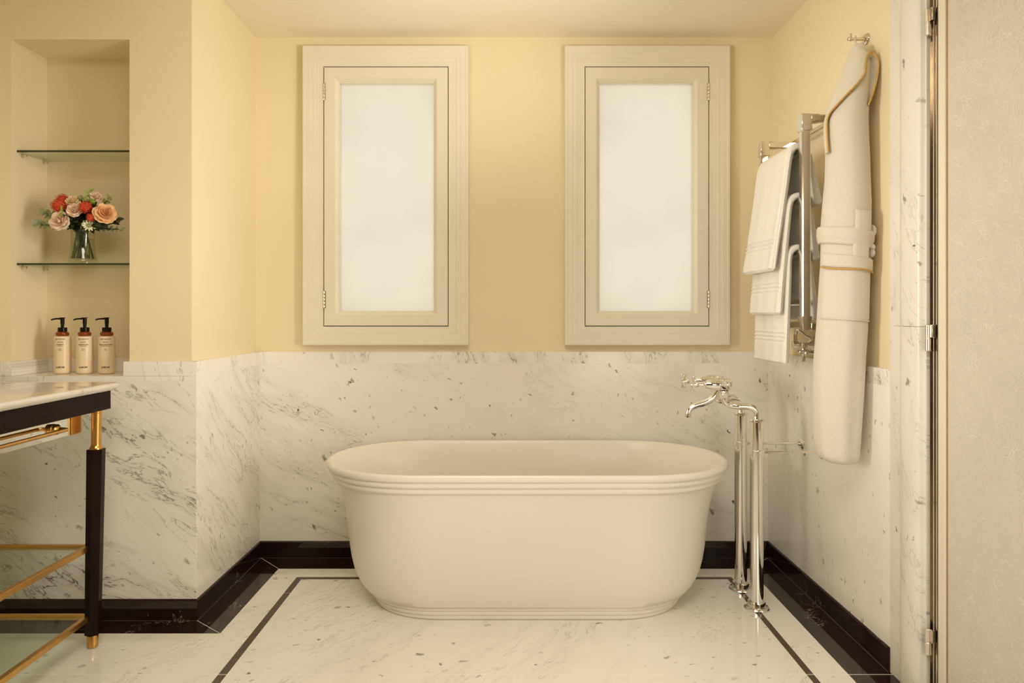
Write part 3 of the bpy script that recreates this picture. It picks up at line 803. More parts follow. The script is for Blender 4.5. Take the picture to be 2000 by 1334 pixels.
# lapel sheet folded to the left, bounded by the piping
lap_l = [(1667, 90), (1662, 103), (1655, 122), (1641, 158), (1627, 192), (1616, 222), (1612, 236), (1610.5, 250), (1611, 275), (1614, 302)]
lap_r = [(1699, 114), (1693, 124), (1690, 140), (1688.5, 158), (1676, 176), (1655, 196), (1637, 212), (1617, 234), (1615.5, 268), (1618, 304)]
def sheet(bm, A, B, yA, yB, bulge, th=0.008, nu=10):
    n = len(A)
    fr, bk = [], []
    for i in range(n):
        ra_, rb_ = [], []
        for j in range(nu + 1):
            t = j / nu
            p = A[i].lerp(B[i], t)
            d = bulge * math.sin(PI * t)
            q = p - VD * d
            ra_.append(q); rb_.append(q + VD * th)
        fr.append(ra_ + rb_[::-1])
    loft(bm, fr)
def curve2(pts, Y0, Y1, n=40):
    vs = [P(x, y, Y0 + (Y1 - Y0) * i / (len(pts) - 1)) for i, (x, y) in enumerate(pts)]
    return smooth_path(vs, n)
def on_robe(px, py, off=0.0):
    """point of the robe's camera side that is seen at (px, py)"""
    lo, hi = -1.45, 1.45
    for _ in range(30):
        m = (lo + hi) / 2
        q = robe_pt(py, m, off)
        if PX0 + q.x / q.y * F < px: lo = m
        else: hi = m
    return robe_pt(py, (lo + hi) / 2, off)
def surf_curve(pts, off, n=40):
    k = smooth_path([Vector((x, y, 0)) for x, y in pts], n)
    return [on_robe(q.x, q.y, off) for q in k]
A = surf_curve(lap_l, 0.006); Bc = surf_curve(lap_r, 0.009)
A = [a - VT * 0.004 for a in A]
b = BM(); sheet(b, A, Bc, 0, 0, 0.012, 0.010)
lap = build('lapel', b, M['robe'], robe, smooth=60)
b = BM(); tube(b, [p - VD * 0.005 for p in Bc], 0.0033, 10)
build('piping', b, M['piping'], lap, smooth=60, label='gold piping edge')
# collar standing off to the right, seen from inside
col_l = [(1692, 108), (1690, 122), (1689, 140), (1689, 160), (1690, 180), (1691, 200), (1693, 212)]
col_r = [(1701, 112), (1707, 109), (1713, 114), (1715.5, 132), (1712, 156), (1705, 182), (1696, 206)]
A2 = curve2(col_l, 2.470, 2.440); B2 = curve2(col_r, 2.450, 2.435)
for q in B2 + A2: q.x = min(q.x, XR - 0.008)
b = BM(); sheet(b, A2, B2, 0, 0, -0.012, 0.007)
cl = build('collar', b, M['robe'], robe, smooth=60)
lead = smooth_path([Bc[0] - VD * 0.005, (Bc[0] + B2[9]) / 2 - VD * 0.004 + Vector((0, 0, 0.0075)), B2[9] - VD * 0.003], 12)
b = BM(); tube(b, lead[:-1] + [p - VD * 0.003 for p in B2[9:]], 0.0034, 10); build('piping', b, M['piping'], cl, smooth=60, label='gold piping edge')
# pocket with turned cuff
def patch(bm, r0, r1, t0, t1, off, th, slope=0.0, nr=16, nt=26):
    fr = []
    for i in range(nr + 1):
        ring = []
        ed = 1.0 if 0 < i < nr else 0.4
        for j in range(nt + 1):
            t = t0 + (t1 - t0) * j / nt
            py = r0 + (r1 - r0) * i / nr + slope * (j / nt - 0.5)
            e2 = ed * (1.0 if 0 < j < nt else 0.4)
            ring.append(robe_pt(py, t, off + th * e2))
        back = [robe_pt(r0 + (r1 - r0) * i / nr + slope * (j / nt - 0.5), t0 + (t1 - t0) * j / nt, off - 0.004) for j in range(nt + 1)]
        fr.append(ring + back[::-1])
    loft(bm, fr)
b = BM(); patch(b, 520, 624, -0.92, 1.36, 0.0, 0.005, 7)
pk = build('pocket', b, M['robe'], robe, smooth=50)
b = BM(); patch(b, 502, 528, -0.95, 1.38, 0.003, 0.009, 13, nr=8)
build('pocket_cuff', b, M['robe'], pk, smooth=50)
b = BM(); tube(b, [robe_pt(528.5 + 13 * (j / 30 - 0.5) + 1.5 * math.sin(j / 30 * PI * 2), -0.94 + 2.30 * j / 30, 0.0105) for j in range(31)], 0.0030, 8)
build('piping', b, M['piping'], pk, smooth=60, label='gold piping edge')
b = BM(); tube(b, [robe_pt(624 + 7 * (j / 30 - 0.5), -0.90 + 2.24 * j / 30, 0.004) for j in range(31)], 0.0020, 8)
build('pocket_seam', b, M['robe'], pk, smooth=60)
# belt: two turns wrapped round the waist
for nm, r0, r1, sl, off in (('belt', 449, 475, 12, 0.007), ('belt', 468, 482, 14, 0.005)):
    b = BM()
    fr = []
    for j in range(73):
        t = -PI + 2 * PI * j / 72
        ring = []
        mid = (r0 + r1) / 2 + sl * 0.5 * math.sin(t); hh = (r1 - r0) / 2 * (1 + 0.06 * math.sin(3 * t))
        for k in range(12):
            a = 2 * PI * k / 12
            ring.append(robe_pt(mid + hh * math.sin(a) * abs(math.sin(a)) ** -0.3 if abs(math.sin(a)) > 1e-6 else mid, t, off + 0.006 * math.cos(a)))
        fr.append(ring)
    loft(b, fr[:-1], True, loop=True)
    build(nm, b, M['robe'], robe, smooth=60)
b = BM(); patch(b, 418, 458, 0.28, 1.02, 0.006, 0.008, 2, nr=10, nt=10)
build('belt_end', b, M['robe'], robe, smooth=50)
b = BM(); patch(b, 478, 508, 0.22, 0.98, 0.004, 0.008, 3, nr=10, nt=10)
build('belt_end', b, M['robe'], robe, smooth=50)
b = BM()
for py, hh in ((455, 12), (486, 7), (497, 9)):
    c = robe_pt(py, 1.35, 0.004)
    fr = []
    for i in range(9):
        u = -1 + 2 * i / 8
        rr_ = math.sqrt(max(0.02, 1 - u * u))
        fr.append([c + Vector((0.010 * rr_ * math.cos(a), 0.022 * rr_ * math.sin(a), u * hh * RYC / F)) for a in [2 * PI * k / 16 for k in range(16)]])
    loft(b, fr)
for v in b.verts: v.co.x = min(v.co.x, XR - 0.004)
build('belt_knot', b, M['robe'], robe, smooth=60)

# ------------------------------------------------------------------ vanity table
VX = -1.480
van = thing('vanity_table', 'black and brass washstand with marble top at the left', 'vanity table', (-1.78, 1.85, 0))
b = BM()
tp = [(0.0, 0.9335), (0.006, 0.9335), (0.010, 0.937), (0.013, 0.941), (0.0175, 0.9455), (0.0190, 0.951), (0.0180, 0.9565), (0.0140, 0.9600), (0.008, 0.9605)]
x1, y1, x0, y0 = -1.479, 2.581, -2.10, 1.20
rings = []
for d, z in tp:
    rc = 0.010 + d
    pts = []
    for cx, cy, a0 in ((x1 - 0.01, y1 - 0.01, 0), (x0 + 0.01, y1 - 0.01, PI / 2), (x0 + 0.01, y0 + 0.01, PI), (x1 - 0.01, y0 + 0.01, 1.5 * PI)):
        for k in range(7):
            a = a0 + PI / 2 * k / 6
            pts.append((cx + rc * math.cos(a), cy + rc * math.sin(a), z))
    rings.append(pts)
loft(b, rings)
build('marble_top', b, M['m_top'], van, smooth=60, label='polished marble top with moulded edge')
b = BM()
box(b, VX - 0.025, VX, 1.22, 2.56, 0.8646, 0.932); box(b, -2.09, VX - 0.025, 2.535, 2.56, 0.8646, 0.932); box(b, -2.09, VX - 0.025, 1.22, 1.245, 0.8646, 0.932)
box(b, -2.09, -2.07, 1.245, 2.535, 0.8646, 0.932)
build('apron', b, M['lacquer'], van, smooth=0, bevel=0.003, label='glossy black apron')
def vleg(xt, xb, y):
    b = BM()
    def ring(x, z, r): return [(x + r * math.cos(2 * PI * (k + 0.5) / 6 + 0.12), y + r * math.sin(2 * PI * (k + 0.5) / 6 + 0.12), z) for k in range(6)]
    xa = xt + (xb - xt) * (0.865 - 0.724) / 0.865
    loft(b, [ring(xa, 0.7235, 0.0285), ring(xa, 0.7215, 0.0305), ring(xb + (xt - xb) * 0.055, 0.048, 0.0268), ring(xb + (xt - xb) * 0.05, 0.0466, 0.025)])
    lg = build('leg', b, M['lacquer'], van, smooth=0, label='black faceted leg')
    b = BM()
    lathe(b, (xa, y, 0.7235), Vector((xt - xa, 0, 0.141)), [(0.0215, 0.0), (0.0215, 0.004), (0.019, 0.009), (0.018, 0.011), (0.0168, 0.014), (0.0164, 0.020), (0.0164, 0.132), (0.018, 0.134), (0.018, 0.1408)], 32)
    build('brass_collar', b, M['brass'], lg, smooth=35, label='satin brass column')
    b = BM(); lathe(b, (xb, y, 0.0005), (0, 0, 1), [(0.0165, 0), (0.0182, 0.002), (0.0190, 0.046), (0.0182, 0.0475)], 32)
    build('brass_foot', b, M['brass'], lg, smooth=35, label='satin brass foot')
for xt, xb, y in ((-1.5066, -1.5215, 2.515), (-1.5066, -1.5215, 1.27), (-2.045, -2.04, 2.515), (-2.045, -2.04, 1.27)):
    vleg(xt, xb, y)
RXX = -1.530
for z in (0.366, 0.112):
    b = BM(); box(b, RXX - 0.009, RXX + 0.009, 1.285, 2.494, z - 0.010, z + 0.010); build('rail', b, M['brass'], van, smooth=0, bevel=0.0015, label='square brass shelf rail')
    b = BM(); box(b, -2.02, RXX - 0.010, 2.500, 2.516, z - 0.008, z + 0.010); build('rail', b, M['brass'], van, smooth=0, bevel=0.0015, label='square brass shelf rail')
    b = BM(); box(b, -2.02, RXX - 0.010, 1.27, 1.286, z - 0.008, z + 0.010); build('rail', b, M['brass'], van, smooth=0, bevel=0.0015, label='square brass shelf rail')
    b = BM(); box(b, -2.030, RXX - 0.0095, 1.29, 2.499, z - 0.004, z + 0.004); build('glass_shelf', b, M['glass'], van, smooth=0, label='clear glass shelf')
b = BM(); box(b, -1.556, -1.550, 1.30, 2.428, 0.789, 0.932); build('mirror_panel', b, M['mirror'], van, smooth=0, label='mirror polished panel under the apron')
b = BM(); box(b, -1.562, -1.5455, 2.430, 2.492, 0.787, 0.866); build('corner_block', b, M['brass'], van, smooth=0, bevel=0.004, label='satin brass block')
b = BM()
ye = 2.338; zr = 0.824
tube(b, smooth_path([(-1.535, ye, zr + 0.001), (-1.515, ye, zr + 0.001), (-1.504, ye - 0.001, zr), (-1.499, ye - 0.012, zr), (-1.499, ye - 0.06, zr)], 24) + [Vector((-1.499, 1.5, zr)), Vector((-1.499, 1.46, zr))], 0.0065, 16)
tr = build('towel_bar', b, M['brass'], van, smooth=50, label='slim brass towel bar')
b = BM(); lathe(b, (-1.5497, ye, zr), (1, 0, 0), [(0.019, 0), (0.019, 0.004), (0.016, 0.006), (0.016, 0.009), (0.018, 0.010), (0.018, 0.016), (0.012, 0.022), (0.006, 0.024)], 30)
build('rosette', b, M['brass'], tr, smooth=35)
b = BM(); lathe(b, (-1.5497, 1.46, zr), (1, 0, 0), [(0.019, 0), (0.019, 0.004), (0.016, 0.006), (0.012, 0.02), (0.0065, 0.052)], 30)
build('rosette', b, M['brass'], tr, smooth=35)

# ------------------------------------------------------------------ niche: glass shelves
SY0 = 2.785
for z, lab in ((1.8755, 'upper glass shelf in the niche, empty'), (1.4185, 'lower glass shelf in the niche, under the flower vase')):
    sh = thing('glass_shelf', lab, 'shelf', ((NX0 + NX1) / 2, 2.875, z), group='glass shelves in the niche')
    b = BM(); box(b, NX0 + 0.001, NX1 - 0.001, SY0 + 0.0015, NYB - 0.002, z - 0.004, z + 0.004); build('shelf_pane', b, M['glass'], sh, smooth=0)
    b = BM(); box(b, NX0 + 0.001, NX1 - 0.001, SY0 - 0.0005, SY0 + 0.0014, z - 0.004, z + 0.004); build('front_edge', b, M['glassedge'], sh, smooth=0, label='dark green polished edge')
    for yy in (2.815, 2.945):
        for xx, sg in ((NX0, 1), (NX1, -1)):
            b = BM(); lathe(b, (xx + sg * 0.0005, yy, z - 0.0115), (sg, 0, 0), [(0.0072, 0), (0.0072, 0.003), (0.0055, 0.004), (0.0055, 0.019), (0.004, 0.020)], 18)
            build('shelf_pin', b, M['nickel'], sh, smooth=30, label='small metal shelf pin')

# ------------------------------------------------------------------ pump bottles
def text_mesh(s, size, bold=0.0):
    cu = bpy.data.curves.new('txt', 'FONT'); cu.body = s; cu.size = size; cu.align_x = 'CENTER'; cu.align_y = 'CENTER'; cu.extrude = 0.0; cu.resolution_u = 3; cu.offset = bold
    o = bpy.data.objects.new('txt', cu); COL.objects.link(o)
    dg = bpy.context.evaluated_depsgraph_get(); dg.update()
    me = bpy.data.meshes.new_from_object(o.evaluated_get(dg))
    bpy.data.objects.remove(o); bpy.data.curves.remove(cu)
    return me
BR_ = 0.0316
def bottle(px, lab, turn, lines):
    Y = 2.853; cx = (px - PX0) * Y / F; zb = Z_J - 0.0006 + 0.0004
    root = thing('pump_bottle', lab, 'bottle', (cx, Y, zb), group='pump bottles on the niche sill')
    o = Vector((cx, Y, zb))
    b = BM()
    lathe(b, o, (0, 0, 1), [(0.022, 0.0), (0.0262, 0.001), (0.0295, 0.004), (0.0311, 0.009), (BR_, 0.016), (BR_, 0.150), (0.0311, 0.1535), (0.0293, 0.1555), (0.0255, 0.1565)], 48)
    body = build('bottle_body', b, M['bottle'], root, smooth=50)
    b = BM(); lathe(b, o, (0, 0, 1), [(0.0205, 0.1566), (0.023, 0.158), (0.0244, 0.163), (0.0244, 0.167), (0.0223, 0.172), (0.018, 0.1745)], 40); build('amber_shoulder', b, M['amber'], root, smooth=50, label='clear amber shoulder')
    b = BM(); lathe(b, o, (0, 0, 1), [(0.0163, 0.1746), (0.0172, 0.1755), (0.0172, 0.191), (0.0163, 0.192), (0.008, 0.192)], 36); build('collar', b, M['darkplastic'], root, smooth=35, label='black collar')
    b = BM(); lathe(b, o, (0, 0, 1), [(0.0062, 0.192), (0.0066, 0.204), (0.0076, 0.210), (0.0076, 0.2305), (0.0120, 0.2312), (0.0122, 0.2325), (0.008, 0.2338)], 28)
    tube(b, smooth_path([o + Vector((-0.004, 0, 0.2275)), o + Vector((-0.020, -0.002, 0.2280)), o + Vector((-0.034, -0.004, 0.2262)), o + Vector((-0.043, -0.005, 0.2232))], 16), [0.0036 - 0.00004 * i for i in range(17)], 12)
    build('pump', b, M['darkplastic'], root, smooth=40, label='black pump head')
    for s, zz, size, bold in lines:
        b = BM()
        me = text_mesh(s, size, bold)
        t = BM(); t.from_mesh(me)
        bmesh.ops.triangulate(t, faces=t.faces)
        ca = math.atan2(-Y, -cx) - math.radians(turn)
        idx = {}
        for v in t.verts:
            a = ca + v.co.x * 0.86 / BR_
            idx[v] = b.verts.new(o + Vector((math.cos(a) * (BR_ + 0.0003), math.sin(a) * (BR_ + 0.0003), zz + v.co.y)))
        for f in t.faces:
            try: b.faces.new([idx[v] for v in f.verts])
            except ValueError: pass
        t.free(); bpy.data.meshes.remove(me)
        build('lettering', b, M['ink'], body, smooth=0)
common = [('RESTORATIVE', 0.1440, 0.0070, 0.0001), ('HEALING', 0.1320, 0.0055, 0.0001)]
foot = [('300 ml', 0.1035, 0.0042, 0.0001), ('10 fl. oz', 0.0985, 0.0042, 0.0001), ('K.HECNE', 0.0285, 0.0088, 0.0004)]
bottle(122, 'leftmost of the three cream pump bottles on the niche sill', 16, common + [('SHAMPOO', 0.1215, 0.0062, 0.0002), ('for all hair', 0.1160, 0.0045, 0.0001)] + foot)
bottle(165.5, 'middle one of the three cream pump bottles on the niche sill', 11, common + [('CONDITIONER', 0.1215, 0.0062, 0.0002), ('for all hair types', 0.1160, 0.0045, 0.0001)] + foot)
bottle(208.5, 'rightmost of the three cream pump bottles, beside the niche edge', 9, common + [('HAND & BODY WASH', 0.1215, 0.0062, 0.0002), ('for hands and for body', 0.1160, 0.0045, 0.0001)] + foot)

# ------------------------------------------------------------------ vase and flowers
VC = Vector(((162 - PX0) * 2.875 / F, 2.875, 1.4228))
vase = thing('vase', 'clear glass vase of flower stems on the lower glass shelf', 'vase', VC)
vp = [(0.0452, 0.150), (0.0434, 0.120), (0.0424, 0.085), (0.0443, 0.060), (0.0482, 0.040), (0.0516, 0.0225)]
b = BM(); lathe(b, VC, (0, 0, 1), [(r, h) for r, h in vp[::-1]] + [(0.0443, 0.1515)] + [(r - 0.0025, h) for r, h in vp], 48, False, False); build('vase_wall', b, M['vaseglass'], vase, smooth=50)
b = BM(); lathe(b, VC, (0, 0, 1), [(0.0515, 0.0), (0.0533, 0.002), (0.0533, 0.019), (0.052, 0.022), (0.017, 0.0222)], 48); build('vase_base', b, M['vaseglass'], vase, smooth=40, label='thick glass base')
b = BM(); lathe(b, VC, (0, 0, 1), [(0.0486, 0.023), (0.0456, 0.040), (0.0417, 0.060), (0.0398, 0.085), (0.0406, 0.107)], 48); build('water', b, M['water'], vase, smooth=50, label='water in the vase')

def petal(bm, c, ax, ang, r, h, curl, wid, base_r=0.1, nu=6, nv=5):
    """cupped petal around axis ax from centre c"""
    u, w = frame_at(ax); ax = Vector(ax).normalized()
    g = []
    for i in range(nv + 1):
        t = i / nv
        row = []
        for j in range(nu + 1):
            s = -1 + 2 * j / nu
            half = wid * math.sin(PI * (0.12 + 0.80 * t)) ** 0.7
            a = ang + s * half
            rad = r * (base_r + (1 - base_r) * math.sin(t * PI / 2) ** 0.8) * (1 + curl * t * t * (0.6 + 0.4 * abs(s))) - r * 0.10 * s * s * t
            z = h * t - h * 0.28 * (abs(s) ** 2) * t - (curl * r * 0.6 * t ** 3)
            row.append(bm.verts.new(c + (u * math.cos(a) + w * math.sin(a)) * rad + ax * z))
        g.append(row)
    for i in range(nv):
        for j in range(nu):
            bm.faces.new((g[i][j], g[i][j + 1], g[i + 1][j + 1], g[i + 1][j]))
def rose(bm, c, ax, R, rr):
    c = Vector(c) - Vector(ax).normalized() * R * 0.5
    for L, (n, r, h, curl) in enumerate(((3, 0.26, 0.95, -0.2), (4, 0.45, 1.02, -0.1), (5, 0.68, 0.98, 0.12), (6, 0.92, 0.78, 0.30), (6, 1.05, 0.45, 0.25))):
        a0 = rr.uniform(0, 6)
        for k in range(n):
            petal(bm, c, ax, a0 + 2 * PI * k / n + rr.uniform(-.15, .15), R * r * rr.uniform(.93, 1.07), R * h * rr.uniform(.92, 1.08), curl, 1.9 * PI / n * 0.5 + 0.25)
def ball(bm, c, r, sub=1):
    m = Matrix.Translation(c) @ Matrix.Scale(r, 4)
    bmesh.ops.create_icosphere(bm, subdivisions=sub, radius=1.0, matrix=m)
def cluster(bm, c, R, n, fr, rr, squash=(1, 1, 1)):
    c = Vector(c)
    for k in range(n):
        t = (k + 0.5) / n; ph = k * 2.39996
        zz = 1 - 2 * t; q = math.sqrt(1 - zz * zz)
        d = Vector((q * math.cos(ph) * squash[0], q * math.sin(ph) * squash[1], zz * squash[2]))
        p = c + d * R * rr.uniform(0.82, 1.05)
        # four tiny petals
        u, w = frame_at(d)
        for s in range(4):
            e = (u * math.cos(s * PI / 2 + ph) + w * math.sin(s * PI / 2 + ph))
            v = [bm.verts.new(x) for x in (p, p + e * fr + (u.cross(e)) * 0 + d.normalized() * fr * 0.25 + e.cross(d).normalized() * fr * 0.5, p + e * fr * 1.5 + d.normalized() * fr * 0.55, p + e * fr + d.normalized() * fr * 0.25 - e.cross(d).normalized() * fr * 0.5)]
            bm.faces.new(v)
    ball(bm, c, R * 0.84, 2)
def scabiosa(bm, c, ax, R, rr, n=12):
    c = Vector(c); ax = Vector(ax).normalized(); u, w = frame_at(ax)
    for L, (k, s, up) in enumerate(((n, 1.0, 0.10), (n - 3, 0.72, 0.22))):
        for q in range(k):
            a = 2 * PI * q / k + L * 0.3 + rr.uniform(-.1, .1)
            e = u * math.cos(a) + w * math.sin(a); f = ax.cross(e)
            r = R * s * rr.uniform(.85, 1.1)
            pts = [c + e * R * 0.15, c + e * r * 0.6 + f * r * 0.16 + ax * up * R * 0.7, c + e * r + f * r * 0.10 + ax * up * R, c + e * r - f * r * 0.10 + ax * up * R, c + e * r * 0.6 - f * r * 0.16 + ax * up * R * 0.7]
            bm.faces.new([bm.verts.new(p) for p in pts])
def leaf(bm, a, d, L, W, nrm, bend=0.2, n=7):
    """pointed oval leaf from a along d"""
    a = Vector(a); d = Vector(d).normalized(); nrm = Vector(nrm); s = d.cross(nrm).normalized(); nn = s.cross(d).normalized()
    rows = []
    for i in range(n + 1):
        t = i / n
        wd = W * math.sin(PI * min(1, max(0, t)) ** 0.85) * 0.5 + 0.0002
        c = a + d * L * t - nn * bend * L * t * t
        rows.append([bm.verts.new(c - s * wd + nn * wd * 0.3), bm.verts.new(c), bm.verts.new(c + s * wd + nn * wd * 0.3)])
    for p, q in zip(rows, rows[1:]):
        for k in range(2): bm.faces.new((p[k], p[k + 1], q[k + 1], q[k]))
frr = random.Random(21)
FG = 'flowers in the glass vase'
def stem_to(root, head, ax, rad=0.0030):
    a = frr.uniform(0, 2 * PI); rb = 0.045 * math.sqrt(frr.uniform(0.04, 1.0))
    foot_ = VC + Vector((rb * math.cos(a), rb * math.sin(a), 0.0255))
    # stems cross at the neck
    a2 = math.atan2(head.y - VC.y, head.x - VC.x)
    rn = min(0.035, 0.30 * math.hypot(head.x - VC.x, head.y - VC.y) + 0.008)
    neck = VC + Vector((rn * math.cos(a2), rn * math.sin(a2), 0.145))
    ax = Vector(ax).normalized()
    L = (head - neck).length
    pts = smooth_path([foot_, foot_.lerp(neck, 0.5), neck, head - ax * min(0.028, L * 0.4), head - ax * 0.004], 24)
    b = BM(); tube(b, pts, rad, 7)
    build('stem', b, M['stem'], root, smooth=60)
def flower(name, cat, lab, px, py, Y, kind, R, mat, group=FG):
    c = P(px, py, Y)
    ax = (c - (VC + Vector((0, 0.02, 0.13)))).normalized() + Vector((0.12, -0.55, 0.15)); ax.normalize()
    root = thing(name, lab, cat, (VC.x, VC.y, VC.z + 0.026), group)
    b = BM()
    if kind == 'rose':
        rose(b, c, ax, R, frr); build('bloom', b, mat, root, smooth=60)
        b = BM()
        for q in range(5):
            u, w = frame_at(ax); e = u * math.cos(q * 1.257) + w * math.sin(q * 1.257)
            leaf(b, c - ax * R * 0.55, e + ax * 0.25, R * 0.85, R * 0.4, ax, 0.1)
        build('sepals', b, M['stem'], root, smooth=60)
    elif kind == 'cluster':
        cluster(b, c, R, 60, R * 0.16, frr); build('bloom', b, mat, root, smooth=0)
    elif kind == 'scab':
        scabiosa(b, c, ax, R, frr); build('bloom', b, mat, root, smooth=0)
        b = BM(); cluster(b, c + ax * R * 0.12, R * 0.42, 26, R * 0.08, frr); build('flower_centre', b, M['greenb'], root, smooth=0)
    elif kind == 'seed':
        cluster(b, c, R, 40, R * 0.17, frr); build('seed_head', b, mat, root, smooth=0)
    stem_to(root, c - ax * R * 0.4, ax)
    return root
S = 1 / 470.0
flower('red_flower', 'flower', 'upper left red clustered flower of the bouquet', 122, 391, 2.815, 'cluster', 12 * S, M['red'])
flower('red_flower', 'flower', 'left red clustered flower above the large blush rose', 115, 402, 2.775, 'cluster', 13 * S, M['red'])
flower('red_flower', 'flower', 'central red clustered flower of the bouquet', 167, 405, 2.765, 'cluster', 12 * S, M['red'])
flower('red_flower', 'flower', 'small red clustered flower below the central red one', 178, 425, 2.755, 'cluster', 8 * S, M['red'])
flower('rose', 'flower', 'cream rose at the top left of the bouquet', 140, 391, 2.80, 'rose', 11 * S, M['creamp'])
flower('rose', 'flower', 'blush rose left of the central red flower', 144, 409, 2.765, 'rose', 12 * S, M['pink'])
flower('rose', 'flower', 'large blush rose at the lower left of the bouquet', 114, 430, 2.755, 'rose', 16 * S, M['pink'])
flower('rose', 'flower', 'large peach rose at the right of the bouquet', 206, 415, 2.765, 'rose', 17 * S, M['peach'])
flower('rose', 'flower', 'peach rose at the very top of the bouquet', 188, 383, 2.83, 'rose', 10 * S, M['pink'])
flower('scabious', 'flower', 'round green seed head left of the top peach rose', 170, 390, 2.80, 'seed', 7.5 * S, M['greenb'])
flower('scabious', 'flower', 'green seed head beside the cream rose', 157, 387, 2.81, 'seed', 5.5 * S, M['greenb'])
flower('scabious', 'flower', 'lime green seed head under the top peach rose', 181, 394, 2.785, 'seed', 5.5 * S, M['leaf_lime'])
flower('scabious', 'flower', 'white green daisy-like flower hanging over the vase rim', 174, 441, 2.765, 'scab', 11 * S, M['whitep'])
flower('scabious', 'flower', 'small round white green bud beside the rim daisy', 164, 438, 2.77, 'seed', 4.5 * S, M['whitep'])
flower('scabious', 'flower', 'small white green flower under the large blush rose', 127, 441, 2.765, 'scab', 8 * S, M['whitep'])
def sprig(lab, px, py, Y, mat, leaves, L, W, spread=0.6, tip=None):
    c = P(px, py, Y)
    base = VC + Vector((0, 0, 0.15))
    d = (c - base)
    root = thing('foliage_sprig', lab, 'foliage', (VC.x, VC.y, VC.z + 0.026), 'foliage in the glass vase')
    b = BM()
    leaves = int(leaves * 1.7)
    for k in range(leaves):
        t = 0.50 + 0.56 * k / max(1, leaves - 1)
        p = base + d * t
        a = k * 2.4 + frr.uniform(-.3, .3)
        u, w = frame_at(d)
        dv = d.normalized() * 0.6 + (u * math.cos(a) + w * math.sin(a)) * spread
        leaf(b, p, dv, 1.1 * L * frr.uniform(.75, 1.15), 1.15 * W * frr.uniform(.85, 1.1), Vector((0, -1, 0.5)), frr.uniform(0.05, 0.25))
    build('leaves', b, mat, root, smooth=60)
    stem_to(root, c, d, 0.0024)
sprig('grey green leafy sprig reaching out at upper left of the bouquet', 88, 416, 2.80, M['leaf_grey'], 10, 0.026, 0.016)
sprig('grey green leafy sprig at the lower left tip of the bouquet', 78, 438, 2.79, M['leaf_grey'], 9, 0.026, 0.015)
sprig('dark leafy sprig at the back left behind the cream rose', 130, 400, 2.86, M['leaf_dark'], 12, 0.034, 0.02, 0.9)
sprig('olive leafy sprig between the blush roses at the left', 128, 422, 2.79, M['greenb'], 8, 0.024, 0.013, 0.8)
sprig('olive leafy sprig over the vase rim at the centre right', 184, 436, 2.77, M['leaf_dark'], 8, 0.026, 0.015, 0.8)
sprig('lime green leaf tuft at the top of the bouquet', 173, 380, 2.82, M['leaf_lime'], 6, 0.022, 0.010)
sprig('narrow lime leaves over the large blush rose', 122, 418, 2.75, M['leaf_lime'], 5, 0.030, 0.009)
sprig('olive leafy sprig at the upper right behind the peach rose', 210, 391, 2.82, M['greenb'], 10, 0.022, 0.012)
sprig('dark leafy sprig above the left of the vase rim', 144, 430, 2.785, M['leaf_dark'], 14, 0.040, 0.024, 0.9)
sprig('dark leafy sprig above the right of the vase rim', 196, 434, 2.785, M['leaf_dark'], 14, 0.040, 0.024, 0.9)
sprig('dark leafy sprig in the middle of the bouquet behind the red flowers', 160, 415, 2.86, M['leaf_dark'], 20, 0.045, 0.028, 1.1)
sprig('dark leafy sprig right of centre, left of the large peach rose', 186, 410, 2.83, M['leaf_dark'], 16, 0.040, 0.022, 1.0)
sprig('dark glossy leaf sprig at the far right under the peach rose', 226, 430, 2.80, M['leaf_dark'], 7, 0.030, 0.018, 0.5)
sprig('small budded sprig drooping at the right tip of the bouquet', 233, 448, 2.80, M['leaf_grey'], 9, 0.016, 0.010, 0.8)

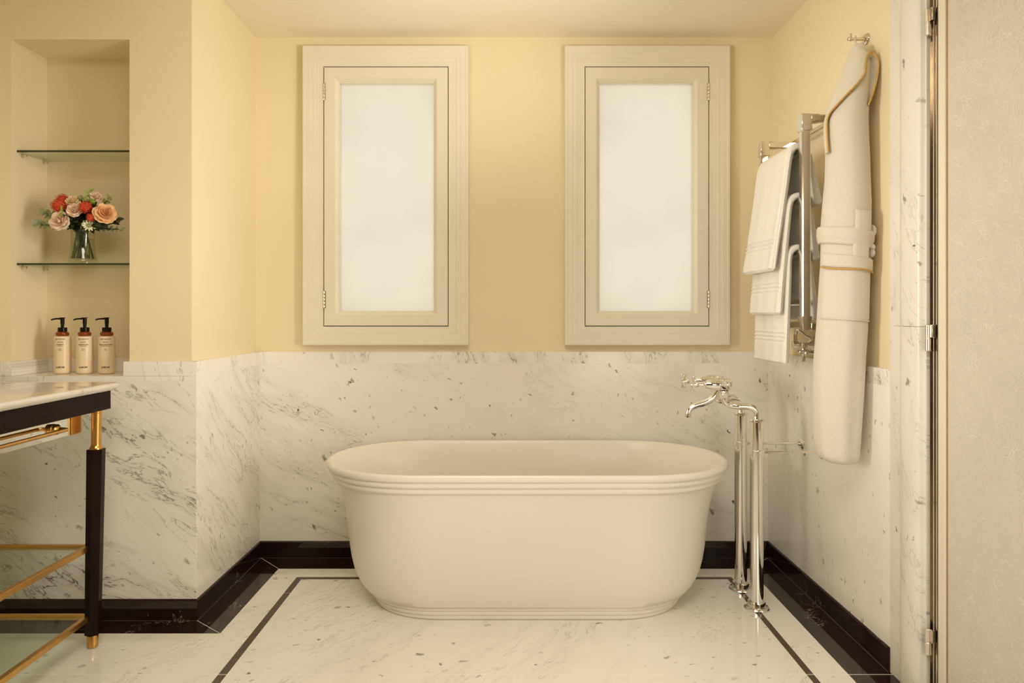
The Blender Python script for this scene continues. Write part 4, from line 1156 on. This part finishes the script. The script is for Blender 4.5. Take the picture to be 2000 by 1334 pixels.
# ------------------------------------------------------------------ light
def area(name, loc, target, sx, sy, power, col, spread=PI):
    l = bpy.data.lights.new(name, 'AREA'); l.shape = 'RECTANGLE'; l.size = sx; l.size_y = sy; l.energy = power; l.color = col; l.spread = spread
    o = bpy.data.objects.new(name, l); o.location = loc
    o.rotation_euler = (Vector(target) - Vector(loc)).to_track_quat('-Z', 'Y').to_euler()
    link(o); return o
WARM = (1.0, 0.935, 0.80)
DEG = math.radians
area('overhead_fill', (-0.2, 0.5, 2.58), (-0.2, 0.6, 0), 1.2, 1.2, 41, WARM)  # broad fill added out of view overhead, no ceiling fitting modelled
area('key_right', (1.20, 1.35, 1.45), (-1.26, 2.72, 1.40), 0.4, 1.5, 2.7, WARM, DEG(62))  # added soft key from the right, no wall fitting there
area('cheek_fill', (1.20, 1.35, 1.20), (-1.26, 2.98, 1.20), 0.4, 1.4, 1.25, WARM, DEG(45))  # narrow extra fill added to lift the left return wall
area('cheek_fill_high', (1.20, 1.50, 1.90), (-1.26, 2.98, 1.90), 0.3, 0.8, 0.4, WARM, DEG(40))  # small added fill for the upper part of the return wall
area('fill_left', (-1.95, 1.00, 1.50), (1.30, 2.65, 1.50), 0.4, 1.4, 3.9, WARM, DEG(42))  # unseen fill added to brighten the right wall, not a fitting
area('ceiling_fill_right', (0.9, 1.2, 1.5), (-0.3, 2.75, 2.6), 0.3, 0.3, 3.9, WARM, DEG(55))  # free-hanging fill added to lift the alcove ceiling from the right
area('ceiling_fill_left', (-0.9, 1.0, 1.5), (0.4, 2.75, 2.6), 0.3, 0.3, 2.3, WARM, DEG(55))  # matching added fill, lifts the alcove ceiling from the left
area('tub_fill', (1.0, 0.1, 0.9), (0.9, 2.7, 0.3), 0.7, 0.7, 2.0, WARM, DEG(70))  # unseen frontal fill added to brighten the side of the bath
w = bpy.data.worlds.new('daylight'); SC.world = w; w.use_nodes = True
bg = w.node_tree.nodes['Background']; bg.inputs[0].default_value = (1.0, 0.945, 0.80, 1); bg.inputs[1].default_value = 1.08

# ------------------------------------------------------------------ camera
cam = bpy.data.cameras.new('camera'); cam.sensor_width = 36.0; cam.lens = 36.0 * F / 2000.0
cam.shift_x = (1000 - PX0) / 2000.0; cam.shift_y = -(667 - PY0) / 2000.0; cam.clip_start = 0.05
co = bpy.data.objects.new('camera', cam); co.location = (0, 0, H); co.rotation_euler = (PI / 2, 0, 0); link(co)
SC.camera = co
vs = SC.view_settings
SC.display_settings.display_device = 'sRGB'
vs.view_transform = 'Standard'; vs.look = 'None'; vs.gamma = 1.0; vs.exposure = 0.0; vs.use_curve_mapping = False
SC.cycles.use_denoising = True
SC.cycles.diffuse_bounces = 6; SC.cycles.glossy_bounces = 6; SC.cycles.transparent_max_bounces = 24
SC.cycles.sample_clamp_indirect = 4.0
SC.cycles.caustics_reflective = False; SC.cycles.caustics_refractive = False
